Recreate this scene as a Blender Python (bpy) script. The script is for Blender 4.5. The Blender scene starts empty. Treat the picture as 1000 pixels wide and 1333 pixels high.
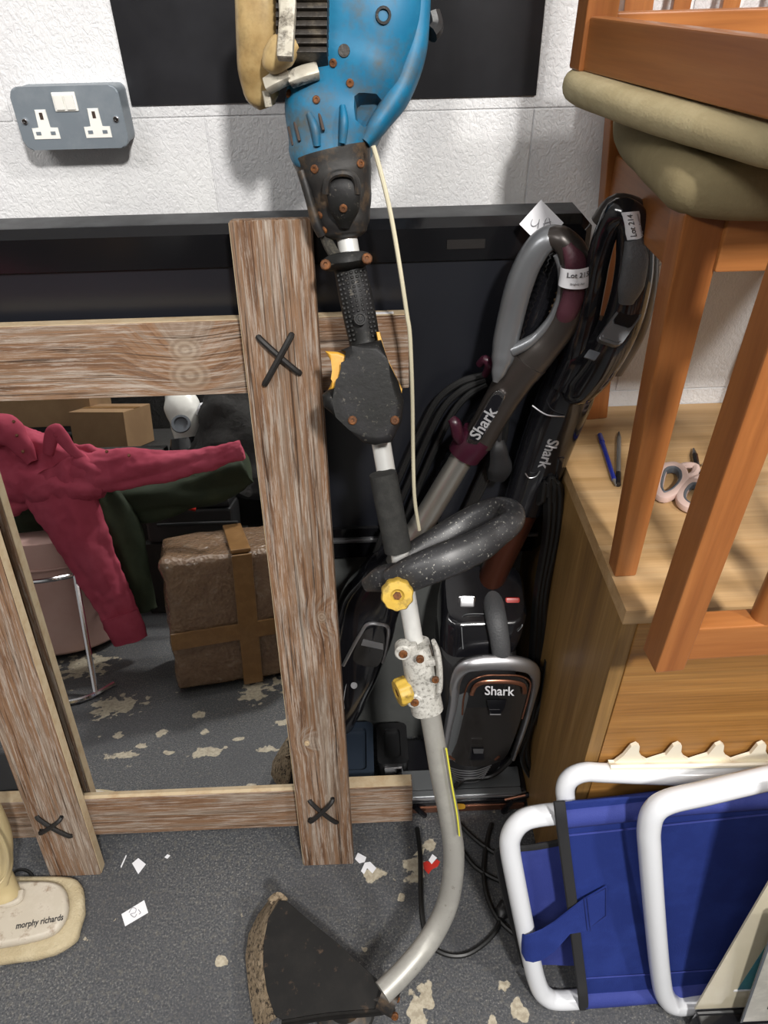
import bpy, bmesh, math, random
from mathutils import Vector, Matrix, noise
V = Vector
random.seed(7)
SC = bpy.context.scene
COL = SC.collection

# ------------------------------------------------------------------ camera
CAM_H, PITCH, YAW, ROLL, FPX = 1.42, math.radians(38), math.radians(1.2), math.radians(-1.3), 925.0
FW = V((math.sin(YAW)*math.cos(PITCH), math.cos(YAW)*math.cos(PITCH), -math.sin(PITCH)))
_r = V((math.cos(YAW), -math.sin(YAW), 0)); _u = _r.cross(FW)
RT = _r*math.cos(ROLL) + _u*math.sin(ROLL); UP = _u*math.cos(ROLL) - _r*math.sin(ROLL)
EYE = V((0, 0, CAM_H))
cd = bpy.data.cameras.new('camera'); cam = bpy.data.objects.new('camera', cd); COL.objects.link(cam)
cd.sensor_fit = 'VERTICAL'; cd.sensor_height = 36; cd.lens = FPX*36/1333; cd.clip_start = 0.02
mw = Matrix((RT, UP, -FW)).transposed().to_4x4(); mw.translation = EYE
cam.matrix_world = mw
SC.camera = cam

# ------------------------------------------------------------------ light and exposure
w = bpy.data.worlds.new('world'); SC.world = w; w.use_nodes = True
w.node_tree.nodes['Background'].inputs[0].default_value = (.9, .95, 1, 1)
w.node_tree.nodes['Background'].inputs[1].default_value = .08
def area(name, loc, target, sx, sy, power, col=(1, 1, 1)):
    l = bpy.data.lights.new(name, 'AREA'); l.shape = 'RECTANGLE'; l.size = sx; l.size_y = sy; l.energy = power; l.color = col
    o = bpy.data.objects.new(name, l); COL.objects.link(o); o.location = loc
    o.rotation_euler = (V(target) - V(loc)).to_track_quat('-Z', 'Y').to_euler()
    return o
area('ceiling_lamp', (.55, -1.20, 2.76), (.15, .5, .7), .20, .20, 70, (1, .97, .93))
area('side_ceiling_lamp', (1.60, -.55, 2.76), (.2, .8, .7), .18, .18, 30, (1, .97, .93))
area('left_fill', (-1.25, -1.1, 2.88), (-.6, .1, 0), 1.2, .4, 26, (1, .98, .96))  # added fill, stands in for bounce and lifts the left-facing sides
vs = SC.view_settings
SC.display_settings.display_device = 'sRGB'
vs.view_transform = 'Standard'; vs.look = 'None'; vs.gamma = 1; vs.exposure = .20; vs.use_curve_mapping = False

# ------------------------------------------------------------------ sight lines measured on the photograph, at a known depth in the room
def ray(x, y): return RT*(x-500) + UP*(666.5-y) + FW*FPX
def at(x, y, Y): d = ray(x, y); return EYE + d*(Y/d.y)
def atz(x, y, Z): d = ray(x, y); return EYE + d*((Z-CAM_H)/d.z)
def onplane(x, y, p, n): d = ray(x, y); return EYE + d*((V(p)-EYE).dot(n)/d.dot(n))
def mpp(p): return (V(p)-EYE).dot(FW)/FPX      # metres per photo pixel at a point
TOCAM = V((0, -.79, .61))

# ------------------------------------------------------------------ materials
def nt(name):
    m = bpy.data.materials.new(name); m.use_nodes = True
    t = m.node_tree; b = t.nodes['Principled BSDF']
    return m, t, b
def N(t, typ, **k):
    n = t.nodes.new(typ)
    for a, v in k.items():
        if a.startswith('i_'): n.inputs[a[2:].replace('_', ' ')].default_value = v
        else: setattr(n, a, v)
    return n
def c4(c): return (c[0], c[1], c[2], 1)
def lin(h):
    out = []
    for i in (0, 2, 4):
        v = int(h[i:i+2], 16)/255
        out.append(v/12.92 if v <= .04045 else ((v+.055)/1.055)**2.4)
    return tuple(out)
def H(c): return lin(c) if isinstance(c, str) else c
def ramp(t, fac, stops, interp='LINEAR'):
    r = N(t, 'ShaderNodeValToRGB'); r.color_ramp.interpolation = interp
    e = r.color_ramp.elements
    while len(e) < len(stops): e.new(.5)
    for k, (p, c) in enumerate(stops): e[k].position = p; e[k].color = c4(H(c))
    t.links.new(fac, r.inputs[0]); return r.outputs[0]
def noise_(t, vec, scale, detail=4, rough=.55, dist=0):
    n = N(t, 'ShaderNodeTexNoise'); n.inputs['Scale'].default_value = scale; n.inputs['Detail'].default_value = detail
    n.inputs['Roughness'].default_value = rough; n.inputs['Distortion'].default_value = dist
    t.links.new(vec, n.inputs['Vector']); return n.outputs['Fac']
def coords(t, scale=(1, 1, 1), rot=(0, 0, 0), kind='Object', rnd=0):
    tc = N(t, 'ShaderNodeTexCoord'); out = tc.outputs[kind]
    if rnd:
        oi = N(t, 'ShaderNodeObjectInfo'); mu = N(t, 'ShaderNodeMath', operation='MULTIPLY'); mu.inputs[1].default_value = rnd
        t.links.new(oi.outputs['Random'], mu.inputs[0])
        ad = N(t, 'ShaderNodeVectorMath', operation='ADD'); t.links.new(out, ad.inputs[0]); t.links.new(mu.outputs[0], ad.inputs[1]); out = ad.outputs[0]
    mp = N(t, 'ShaderNodeMapping'); mp.inputs['Scale'].default_value = scale; mp.inputs['Rotation'].default_value = rot
    t.links.new(out, mp.inputs[0]); return mp.outputs[0]
def mixc(t, fac, a, b, mode='MIX'):
    m = N(t, 'ShaderNodeMix', data_type='RGBA', blend_type=mode)
    for s, v in ((0, fac), (6, a), (7, b)):
        if hasattr(v, 'is_linked'): t.links.new(v, m.inputs[s])
        else: m.inputs[s].default_value = v if s == 0 else c4(H(v))
    return m.outputs[2]
def math_(t, op, a, b=None, clamp=False):
    m = N(t, 'ShaderNodeMath', operation=op, use_clamp=clamp)
    for s, v in ((0, a), (1, b)):
        if v is None: continue
        if hasattr(v, 'is_linked'): t.links.new(v, m.inputs[s])
        else: m.inputs[s].default_value = v
    return m.outputs[0]
def bump(t, b, h, strength=.3, dist=.002):
    n = N(t, 'ShaderNodeBump'); n.inputs['Strength'].default_value = strength; n.inputs['Distance'].default_value = dist
    t.links.new(h, n.inputs['Height']); t.links.new(n.outputs[0], b.inputs['Normal'])
def mat(name, col, rough=.5, metal=0, col2=None, ns=18, lo=.45, hi=.7, bs=0, bstr=.3, bd=.001, coat=0, spec=.5, col3=None, ns3=60, lo3=.6, hi3=.72):
    m, t, b = nt(name)
    b.inputs['Base Color'].default_value = c4(H(col)); b.inputs['Roughness'].default_value = rough; b.inputs['Metallic'].default_value = metal
    b.inputs['Specular IOR Level'].default_value = spec
    if coat: b.inputs['Coat Weight'].default_value = coat; b.inputs['Coat Roughness'].default_value = .08
    if col2 is not None or bs:
        v = coords(t)
        if col2 is not None:
            o = ramp(t, noise_(t, v, ns, 6, .65), [(lo, col), (hi, col2)])
            if col3 is not None:
                o = mixc(t, ramp(t, noise_(t, v, ns3, 5, .7), [(lo3, (0, 0, 0)), (hi3, (1, 1, 1))]), o, col3)
            t.links.new(o, b.inputs['Base Color'])
        if bs: bump(t, b, noise_(t, v, bs, 4, .6), bstr, bd)
    return m
def wood(name, a, b_, c=None, across=40, along=2.2, rough=.42, fine=.25, wave=0, bstr=.12, spec=.5, coat=0):
    """grain runs along each piece's own local z"""
    m, t, b = nt(name)
    v = coords(t, (across, across, along), rnd=7)
    n1 = noise_(t, v, 1, 5, .6, .6)
    col = ramp(t, n1, [(.32, a), (.52, b_), (.72, c or b_)])
    v2 = coords(t, (across*9, across*9, along*5), rnd=3)
    n2 = noise_(t, v2, 1, 3, .6)
    col = mixc(t, fine, col, ramp(t, n2, [(.35, (.25, .25, .25)), (.65, (1, 1, 1))]), 'MULTIPLY')
    t.links.new(col, b.inputs['Base Color'])
    b.inputs['Roughness'].default_value = rough; b.inputs['Specular IOR Level'].default_value = spec
    if coat: b.inputs['Coat Weight'].default_value = coat; b.inputs['Coat Roughness'].default_value = .2
    bump(t, b, n2, bstr, .0006)
    return m
def barnwood(name, knots=()):
    """whitewashed, weathered pine; grain along local z, knots at (x, z) with radius"""
    m, t, b = nt(name)
    tc = N(t, 'ShaderNodeTexCoord'); base = tc.outputs['Object']
    oi = N(t, 'ShaderNodeObjectInfo')
    col_knot = None; warp = None
    for kx, kz, kr in knots:
        s = N(t, 'ShaderNodeVectorMath', operation='SUBTRACT'); t.links.new(base, s.inputs[0]); s.inputs[1].default_value = (kx, 0, kz)
        mp = N(t, 'ShaderNodeMapping'); mp.inputs['Scale'].default_value = (1, 0, .8); t.links.new(s.outputs[0], mp.inputs[0])
        ln = N(t, 'ShaderNodeVectorMath', operation='LENGTH'); t.links.new(mp.outputs[0], ln.inputs[0])
        d = math_(t, 'DIVIDE', ln.outputs['Value'], kr)
        near = math_(t, 'SUBTRACT', 1.0, math_(t, 'MULTIPLY', d, .28), True)          # bends the grain round the knot
        mask = math_(t, 'SUBTRACT', 1.0, math_(t, 'POWER', d, 6), True)
        rings = math_(t, 'MULTIPLY', math_(t, 'ADD', math_(t, 'SINE', math_(t, 'MULTIPLY', d, 15)), 1.0), math_(t, 'LESS_THAN', d, 1.0))
        warp = near if warp is None else math_(t, 'ADD', warp, near)
        col_knot = (mask, rings) if col_knot is None else (math_(t, 'MAXIMUM', mask, col_knot[0]), math_(t, 'ADD', rings, col_knot[1]))
    def vec(sc, rnd):
        mu = math_(t, 'MULTIPLY', oi.outputs['Random'], rnd)
        ad = N(t, 'ShaderNodeVectorMath', operation='ADD'); t.links.new(base, ad.inputs[0]); t.links.new(mu, ad.inputs[1])
        mp = N(t, 'ShaderNodeMapping'); mp.inputs['Scale'].default_value = sc; t.links.new(ad.outputs[0], mp.inputs[0])
        o = mp.outputs[0]
        if warp is not None:
            cx = N(t, 'ShaderNodeCombineXYZ'); t.links.new(math_(t, 'MULTIPLY', warp, 1.6), cx.inputs[0])
            a2 = N(t, 'ShaderNodeVectorMath', operation='ADD'); t.links.new(o, a2.inputs[0]); t.links.new(cx.outputs[0], a2.inputs[1]); o = a2.outputs[0]
        return o
    n1 = noise_(t, vec((46, 46, 2.2), 5), 1, 6, .7, .7)
    col = ramp(t, n1, [(.28, '483628'), (.40, '6c503c'), (.48, '85664d'), (.56, '7f6b5b'), (.66, '9a8a7a'), (.76, 'b2a699')])
    n2 = noise_(t, vec((240, 240, 11), 9), 1, 6, .78, .4)
    col = mixc(t, ramp(t, n2, [(.49, (0, 0, 0)), (.60, (.54, .54, .54))]), col, 'bdb4a9')
    n3 = noise_(t, vec((250, 250, 4.0), 4), 1, 5, .68, .8)
    col = mixc(t, ramp(t, n3, [(.36, (.85, .85, .85)), (.45, (0, 0, 0))]), col, '32241b')
    if col_knot:
        kc = ramp(t, math_(t, 'MULTIPLY', col_knot[1], .5), [(.1, '7f6e5e'), (.9, 'a0917f')])
        col = mixc(t, math_(t, 'MULTIPLY', col_knot[0], .6), col, kc)
    t.links.new(col, b.inputs['Base Color'])
    b.inputs['Roughness'].default_value = .8; b.inputs['Specular IOR Level'].default_value = .25
    bump(t, b, math_(t, 'ADD', n3, n2), .7, .0015)
    return m

M = {}
# painted block wall
m, t, b = nt('white_block_paint')
v = coords(t, (1, 1, 1)); n1 = noise_(t, coords(t, (150, 70, 105), (0, .5, 0)), 1, 3, .55, 1.3); n2 = noise_(t, v, 210, 3, .6); n3 = noise_(t, v, 7, 3)
t.links.new(ramp(t, n3, [(.3, 'd6d6d8'), (.7, 'e2e2e2')]), b.inputs['Base Color']); b.inputs['Roughness'].default_value = .62
bump(t, b, math_(t, 'ADD', ramp(t, n1, [(.30, (0, 0, 0)), (.60, (1, 1, 1))]), math_(t, 'MULTIPLY', n2, .4)), .42, .0022)
M['wall'] = m
# floor: worn grey paint on concrete with bare patches
m, t, b = nt('worn_grey_floor_paint')
v = coords(t)
sp = noise_(t, v, 260, 3, .75); sp2 = noise_(t, v, 95, 4, .7); big = noise_(t, v, 3.5, 4, .6)
col = ramp(t, sp, [(.30, '1d1d1f'), (.44, '424448'), (.57, '57585a'), (.70, '9c9992')])
col = mixc(t, ramp(t, sp2, [(.52, (0, 0, 0)), (.68, (.55, .55, .55))]), col, '77736a')
col = mixc(t, ramp(t, big, [(.35, (.55, .55, .55)), (.6, (0, 0, 0))]), col, '3c3d41', 'MIX')
patches = [(-.43, .385, .06, .028), (-.64, .385, .06, .020), (-.73, .16, .09, .07), (-.35, .10, .05, .09), (-.90, -.08, .1, .09), (-.28, .385, .03, .02), (-.20, .07, .13, .09),
           (-.53, .38, .02, .012), (-.60, .35, .02, .015), (-.56, .30, .022, .02), (-.48, .22, .03, .02), (-.45, .30, .02, .015), (-.68, .30, .02, .016), (-.25, .27, .025, .02),
           (.048, .415, .022, .06), (.062, .45, .018, .035), (.06, .68, .028, .04), (-.02, .66, .025, .02), (.20, .46, .015, .02), (.09, .72, .02, .02), (.36, .45, .02, .02), (.03, .62, .012, .012), (.17, .41, .012, .014),
           (-.30, .52, .016, .01), (.22, .42, .02, .02), (-.12, .55, .008, .008), (-.04, .53, .008, .008), (.02, .50, .01, .01),(-.36, .34, .02, .012)]
geo = N(t, 'ShaderNodeNewGeometry'); pos = geo.outputs['Position']
wn = N(t, 'ShaderNodeTexNoise'); wn.inputs['Scale'].default_value = 38; wn.inputs['Detail'].default_value = 5; t.links.new(pos, wn.inputs['Vector'])
acc = None
for px_, py_, rx_, ry_ in patches:
    s = N(t, 'ShaderNodeVectorMath', operation='SUBTRACT'); t.links.new(pos, s.inputs[0]); s.inputs[1].default_value = (px_, py_, 0)
    d = N(t, 'ShaderNodeVectorMath', operation='DIVIDE'); t.links.new(s.outputs[0], d.inputs[0]); d.inputs[1].default_value = (rx_, ry_, 1)
    l = N(t, 'ShaderNodeVectorMath', operation='LENGTH'); t.links.new(d.outputs[0], l.inputs[0])
    acc = l.outputs['Value'] if acc is None else math_(t, 'MINIMUM', acc, l.outputs['Value'])
msk = math_(t, 'ADD', acc, math_(t, 'MULTIPLY', math_(t, 'SUBTRACT', wn.outputs['Fac'], .5), 2.6))
msk = ramp(t, msk, [(.62, (1, 1, 1)), (.72, (0, 0, 0))])
small = ramp(t, noise_(t, v, 24, 5, .6), [(.69, (0, 0, 0)), (.71, (.8, .8, .8))])
bare = ramp(t, sp2, [(.4, '9c927f'), (.6, 'b9b09c')])
col = mixc(t, math_(t, 'MAXIMUM', msk, small), col, bare)
t.links.new(col, b.inputs['Base Color']); b.inputs['Roughness'].default_value = .55
bump(t, b, math_(t, 'SUBTRACT', sp2, math_(t, 'MULTIPLY', msk, .5)), .35, .0015)
M['floor'] = m
M['plaster'] = mat('dull_plaster', (.24, .24, .235), .8, col2=(.30, .30, .29), ns=4)
M['dim'] = mat('dark_store_wall', (.10, .095, .09), .8, col2=(.16, .15, .14), ns=3)
M['ceil'] = mat('white_ceiling', (.7, .7, .7), .8)
M['poster'] = mat('black_gloss_sheet', (.012, .012, .014), .32, col2=(.02, .02, .023), ns=8, col3=(.10, .10, .11), ns3=34, lo3=.70, hi3=.80)
M['grey_metal'] = mat('grey_hammered_steel', lin('79828a'), .45, .25, col2=lin('858d94'), ns=30)
M['white_plastic'] = mat('white_plastic', lin('e9e8e2'), .3)
M['slot'] = mat('dark_slot', lin('3a2c24'), .6)
M['chrome'] = mat('chrome', (.75, .75, .77), .14, 1)
M['tvblack'] = mat('gloss_black_bezel', (.006, .006, .007), .12)
M['tvtop'] = mat('dusty_black_plastic', lin('2c2d2f'), .5, col2=lin('46484a'), ns=22, lo=.4, hi=.7)
M['screen'] = mat('dark_lcd_screen', (.010, .011, .015), .34, spec=.7)
M['silver'] = mat('satin_silver', (.5, .5, .52), .3, .9)
M['plinth'] = mat('grey_board', lin('565857'), .8, col2=lin('626462'), ns=6)
M['black'] = mat('black_plastic', (.013, .013, .014), .38, bs=180, bstr=.15)
M['glossblack'] = mat('gloss_black_plastic', (.008, .008, .010), .12, coat=.3)
M['deepblue'] = mat('dark_blue_plastic', lin('232c38'), .45)
M['rubber'] = mat('black_rubber_cable', (.012, .012, .012), .42)
M['fuel'] = mat('yellowed_translucent_tank', lin('997d4f'), .42, col2=lin('bda473'), ns=12, lo=.38, hi=.6, col3=lin('5a472c'), ns3=16, lo3=.5, hi3=.78)
M['blue'] = mat('dirty_blue_engine_plastic', lin('106286'), .5, col2=lin('19769b'), ns=9, col3=lin('4f4a3d'), ns3=20, lo3=.44, hi3=.72, spec=.35)
M['dirtyalu'] = mat('oily_cast_aluminium', lin('b9b3a4'), .55, .35, col2=lin('d6d2c6'), ns=40, col3=lin('3b3024'), ns3=45, lo3=.5, hi3=.66, bs=90, bstr=.4)
M['whitealu'] = mat('corroded_white_alloy', lin('b4b2ab'), .6, .15, col2=lin('cfcdc7'), ns=40, col3=lin('716e67'), ns3=190, lo3=.50, hi3=.68, bs=240, bstr=.4)
M['oily'] = mat('oily_black_metal', lin('2a2520'), .45, .2, col2=lin('6f6554'), ns=30, lo=.5, hi=.78, bs=60, bstr=.5, bd=.003)
M['housing'] = mat('scuffed_black_housing', lin('191918'), .5, col2=lin('232224'), ns=24, col3=lin('6f6a60'), ns3=170, lo3=.60, hi3=.76, bs=160, bstr=.3, spec=.22)
M['housing2'] = mat('dirty_clutch_housing', lin('1f1e1e'), .5, col2=lin('2e2c29'), ns=24, col3=lin('5d4a35'), ns3=34, lo3=.50, hi3=.74, bs=120, bstr=.25)
M['tube'] = mat('white_painted_tube', lin('cdcdca'), .35, .25, col2=lin('d9d9d5'), ns=16, col3=lin('8f8d86'), ns3=110, lo3=.64, hi3=.76)
M['lowtube'] = mat('dull_grey_tube', lin('9f9d97'), .42, .3, col2=lin('b0aea7'), ns=16, col3=lin('6e6a60'), ns3=90, lo3=.62, hi3=.76)
M['yellow'] = mat('yellow_plastic', lin('c9952f'), .45, col2=lin('d8a544'), ns=25, col3=lin('7d5a1e'), ns3=60, lo3=.6, hi3=.75)
M['limeline'] = mat('lime_label', lin('cfcb45'), .5)
M['yellow2'] = mat('grubby_yellow_knob', lin('b9973a'), .5, col2=lin('c9ab4e'), ns=25, col3=lin('5f451c'), ns3=50, lo3=.50, hi3=.72)
M['rust'] = mat('rusty_screw', lin('55351d'), .7, .3, col2=lin('8a5426'), ns=160)
M['foam'] = mat('dark_foam_grip', lin('2c2c2b'), .95, col2=lin('383836'), ns=60, bs=400, bstr=.5, spec=.2)
M['handle'] = mat('dusty_black_handle', lin('252527'), .4, col2=lin('2c2c2e'), ns=15, col3=lin('9a9890'), ns3=260, lo3=.60, hi3=.68)
M['guard'] = mat('scratched_black_guard', lin('161514'), .55, col2=lin('201e1c'), ns=16, col3=lin('5d4a3a'), ns3=48, lo3=.60, hi3=.80, bs=60, bstr=.3, spec=.22)
M['caked'] = mat('caked_grass_dirt', lin('7d6d57'), .95, col2=lin('a08f77'), ns=70, col3=lin('2f261c'), ns3=130, lo3=.5, hi3=.62, bs=150, bstr=1, bd=.004)
M['cream_cord'] = mat('cream_cord', lin('c9c2a8'), .6)
M['cord_black'] = mat('fuzzy_black_sleeve', lin('2e2c28'), .95, col2=lin('4a463c'), ns=300)
M['thong'] = mat('black_leather_thong', lin('1d1b1a'), .6, bs=200, bstr=.4)
M['mirror'] = mat('mirror_silvering', (.66, .67, .67), .006, 1)
M['gunmetal'] = mat('grey_metallic_plastic', lin('75777a'), .3, .55)
M['darkwand'] = mat('dark_bronze_plastic', lin('3b3633'), .3, .4)
M['plum'] = mat('plum_soft_grip', lin('4a2530'), .5, bs=260, bstr=.5)
M['plum2'] = mat('plum_plastic', lin('34101f'), .35)
M['satin'] = mat('satin_steel_tube', lin('b7b4ad'), .32, .85)
M['copper'] = mat('rose_copper', lin('9a6a55'), .25, .85)
M['coppertube'] = mat('brown_copper_tube', lin('5e372a'), .35, .7)
M['greygrip'] = mat('textured_grey_grip', lin('4d4e50'), .5, bs=330, bstr=.6, bd=.002)
M['smoke'] = mat('smoked_plastic', (.022, .020, .019), .1, coat=.5)
M['greyside'] = mat('grey_side_plastic', lin('6f7274'), .3, .5)
M['red'] = mat('red_button', lin('b52a20'), .3)
M['paper'] = mat('white_paper', lin('e6e6ea'), .7)
M['ink'] = mat('black_print', (.02, .02, .025), .6)
M['ink_grey'] = mat('grey_pencil', (.28, .28, .30), .7)
M['letter_silver'] = mat('silver_lettering', (.62, .62, .64), .35, .6)
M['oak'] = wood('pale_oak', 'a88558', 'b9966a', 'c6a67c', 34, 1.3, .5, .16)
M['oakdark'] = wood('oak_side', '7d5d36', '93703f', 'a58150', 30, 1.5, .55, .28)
M['beech'] = wood('orange_stained_beech', '8a5229', '9d6233', 'a96f3e', 30, 2.0, .36, .16, coat=.12)
M['velour'] = mat('olive_velour', lin('a99b78'), .9, col2=lin('bdaf8c'), ns=14, bs=320, bstr=.5, spec=.15, col3=lin('b5aa86'), ns3=9, lo3=.6, hi3=.75)
M['velour2'] = mat('worn_olive_velour', lin('8a7d5e'), .9, col2=lin('9c8f6d'), ns=12, bs=320, bstr=.5, spec=.15, col3=lin('a59b78'), ns3=9, lo3=.62, hi3=.78)
M['whitepaint'] = mat('white_enamel_tube', lin('dcdee2'), .22)
M['canvas'] = mat('blue_mesh_canvas', lin('1f3074'), .75, col2=lin('283b84'), ns=12, bs=520, bstr=.5, spec=.3)
M['canvas2'] = mat('faded_blue_canvas', lin('343f86'), .75, col2=lin('404b94'), ns=12, bs=520, bstr=.5, spec=.3)
M['stitch'] = mat('navy_thread', lin('14205c'), .8)
M['binding'] = mat('black_binding_tape', lin('232325'), .9)
M['creamplastic'] = mat('cream_plastic', lin('e8e0cc'), .4)
M['creamcard'] = mat('cream_mount_card', lin('c9c0a8'), .35, col2=lin('d2c9b2'), ns=5)
M['greycard'] = mat('streaky_grey_print', lin('a8a59c'), .35, col2=lin('bbb8ae'), ns=40)
M['teal'] = mat('teal_watercolour', lin('4a8f9a'), .5, col2=lin('3a6d94'), ns=9, col3=lin('5c8a78'), ns3=12)
M['mopcream'] = mat('cream_mop_plastic', lin('bfae84'), .35)
M['moppad'] = mat('grubby_mop_pad', lin('b3a484'), .95, col2=lin('c2b597'), ns=20, bs=260, bstr=.8, bd=.003)
M['mophead'] = mat('grubby_white_plastic', lin('bdb4a4'), .5, col2=lin('cac2b4'), ns=16, col3=lin('7d6248'), ns3=34, lo3=.54, hi3=.76)
M['penblue'] = mat('blue_pen_plastic', lin('23308c'), .25)
M['penclear'] = mat('smoky_pen_barrel', lin('6d6a66'), .15)
M['blush'] = mat('blush_plastic', lin('cdb2a8'), .35)
M['slate'] = mat('slate_grey_rubber', lin('565a60'), .55)
M['jacket'] = mat('raspberry_red_cotton', lin('a03f52'), .8, col2=lin('ae4d60'), ns=7, bs=120, bstr=.3, spec=.2)
M['green'] = mat('dark_green_waxed_cloth', lin('2a3224'), .75, col2=lin('39412e'), ns=9, bs=60, bstr=.4, spec=.25)
M['cardboard'] = mat('brown_cardboard', lin('8d6f50'), .8, col2=lin('9a7c5a'), ns=5)
M['tape'] = mat('brown_parcel_tape', lin('7d5c38'), .3, col2=lin('8d6b44'), ns=30)
M['bubble'] = None
M['pink'] = mat('dusty_pink_fabric', lin('c09d94'), .85, col2=lin('c9a9a0'), ns=5, spec=.15)
M['toolcase'] = mat('black_tool_case', (.012, .012, .013), .5)
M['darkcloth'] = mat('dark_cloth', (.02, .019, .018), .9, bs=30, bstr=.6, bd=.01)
m, t, b = nt('bubble_wrap_film')
v = coords(t)
n1 = noise_(t, v, 22, 6, .75, .7); vo = N(t, 'ShaderNodeTexVoronoi'); vo.inputs['Scale'].default_value = 95; t.links.new(v, vo.inputs['Vector'])
t.links.new(ramp(t, n1, [(.38, '6f5743'), (.56, '7f6650'), (.68, '8d7a68'), (.74, 'b9b2aa')]), b.inputs['Base Color'])
b.inputs['Roughness'].default_value = .22; b.inputs['Coat Weight'].default_value = .4
bump(t, b, math_(t, 'ADD', n1, math_(t, 'MULTIPLY', vo.outputs['Distance'], .6)), .8, .006); M['bubble'] = m

# ------------------------------------------------------------------ mesh helpers
W = {}
class MB:
    def __init__(s): s.bm = bmesh.new()
    def box(s, c, size, R=None, bev=0, seg=2, taper=None):
        r = bmesh.ops.create_cube(s.bm, size=1); vs_ = r['verts']
        for v_ in vs_:
            k = 1
            if taper and v_.co.z > 0: k = taper
            v_.co = V((v_.co.x*size[0]*k, v_.co.y*size[1]*k, v_.co.z*size[2]))
        if bev:
            es = list({e for v_ in vs_ for e in v_.link_edges})
            rb = bmesh.ops.bevel(s.bm, geom=es, offset=bev, segments=seg, profile=.5, affect='EDGES')
            vs_ = list({v_ for f in rb['faces'] for v_ in f.verts} | {v_ for v_ in vs_ if v_.is_valid})
        T = Matrix.Translation(V(c)) @ (R.to_4x4() if R else Matrix())
        bmesh.ops.transform(s.bm, matrix=T, verts=vs_)
        return s
    def rings(s, rings, closed=False, cap=True):
        bm = s.bm; R = [[bm.verts.new(p) for p in r] for r in rings]; n = len(R[0])
        pairs = list(zip(R, R[1:])) + ([(R[-1], R[0])] if closed else [])
        for a, b_ in pairs:
            for i in range(n):
                j = (i+1) % n
                try: bm.faces.new((a[i], a[j], b_[j], b_[i]))
                except ValueError: pass
        if cap and not closed:
            for r, f in ((R[0], True), (R[-1], False)):
                try: bm.faces.new(list(reversed(r)) if f else r)
                except ValueError: pass
        return s
    def sweep(s, pts, ra, rb=None, n=12, up=TOCAM, closed=False, sub=5, power=2., cap=True, smooth=True):
        pts = [V(p) for p in pts]; L = len(pts)
        ra = list(ra) if hasattr(ra, '__len__') else [ra]*L
        rb = ra if rb is None else (list(rb) if hasattr(rb, '__len__') else [rb]*L)
        P, A, B = [], [], []
        segs = L if closed else L-1
        if not smooth: sub = 1
        for i in range(segs):
            g = lambda q, k: q[(i+k) % L] if closed else q[min(max(i+k, 0), L-1)]
            for k in range(sub):
                u = k/sub
                if smooth:
                    p0, p1, p2, p3 = g(pts, -1), g(pts, 0), g(pts, 1), g(pts, 2)
                    P.append(.5*((2*p1) + (p2-p0)*u + (2*p0-5*p1+4*p2-p3)*u*u + (3*p1-p0-3*p2+p3)*u**3))
                    w_ = u*u*(3-2*u)
                else: P.append(g(pts, 0)); w_ = 0
                A.append(g(ra, 0)*(1-w_)+g(ra, 1)*w_); B.append(g(rb, 0)*(1-w_)+g(rb, 1)*w_)
        if not closed: P.append(pts[-1]); A.append(ra[-1]); B.append(rb[-1])
        K = len(P); rings = []; up = V(up); prev = None
        for i in range(K):
            a_, b_ = (P[(i-1) % K], P[(i+1) % K]) if closed else (P[max(i-1, 0)], P[min(i+1, K-1)])
            tg = (b_-a_).normalized() if (b_-a_).length > 1e-9 else V((0, 0, 1))
            u_ = up - tg*up.dot(tg)
            if u_.length < .12 and prev is not None: u_ = prev - tg*prev.dot(tg)
            if u_.length < 1e-4: u_ = tg.orthogonal()
            u_.normalize(); prev = u_; sd = tg.cross(u_)
            ring = []
            for j in range(n):
                th = 2*math.pi*j/n; c, q = math.cos(th), math.sin(th)
                c = math.copysign(abs(c)**(2/power), c); q = math.copysign(abs(q)**(2/power), q)
                ring.append(P[i] + sd*(c*A[i]) + u_*(q*B[i]))
            rings.append(ring)
        return s.rings(rings, closed, cap)
    def lathe(s, p, d, prof, n=20):
        p = V(p); d = V(d).normalized(); a = d.orthogonal().normalized(); b_ = d.cross(a)
        return s.rings([[p + d*h + (a*math.cos(2*math.pi*j/n) + b_*math.sin(2*math.pi*j/n))*max(r, 1e-5) for j in range(n)] for h, r in prof])
    def prism(s, poly, n, depth, bev=0, seg=2):
        """poly: world points in a plane with normal n (towards viewer); pushed back by depth"""
        n = V(n).normalized(); bm = s.bm
        f = [bm.verts.new(V(p)) for p in poly]; bk = [bm.verts.new(V(p) - n*depth) for p in poly]
        faces = [bm.faces.new(f), bm.faces.new(list(reversed(bk)))]
        for i in range(len(f)):
            j = (i+1) % len(f); faces.append(bm.faces.new((f[j], f[i], bk[i], bk[j])))
        if bev:
            es = list({e for e in faces[0].edges} | {e for e in faces[1].edges})
            bmesh.ops.bevel(bm, geom=es, offset=bev, segments=seg, profile=.5, affect='EDGES')
        return s
    def slab(s, outline, z0, z1, rnd, k=4):
        """rounded cushion from a plan outline"""
        c = sum((V(p) for p in outline), V((0, 0)))/len(outline); rings = []
        h = (z1-z0)/2; zm = (z0+z1)/2
        for i in range(2*k+1):
            th = -math.pi/2 + math.pi*i/(2*k); ins = rnd*(1-math.cos(th))
            ring = []
            for p in outline:
                d = V(p)-c; L = d.length; q = c + d*((L-ins)/L)
                ring.append(V((q.x, q.y, zm + h*math.sin(th))))
            rings.append(ring)
        return s.rings(rings)
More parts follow.
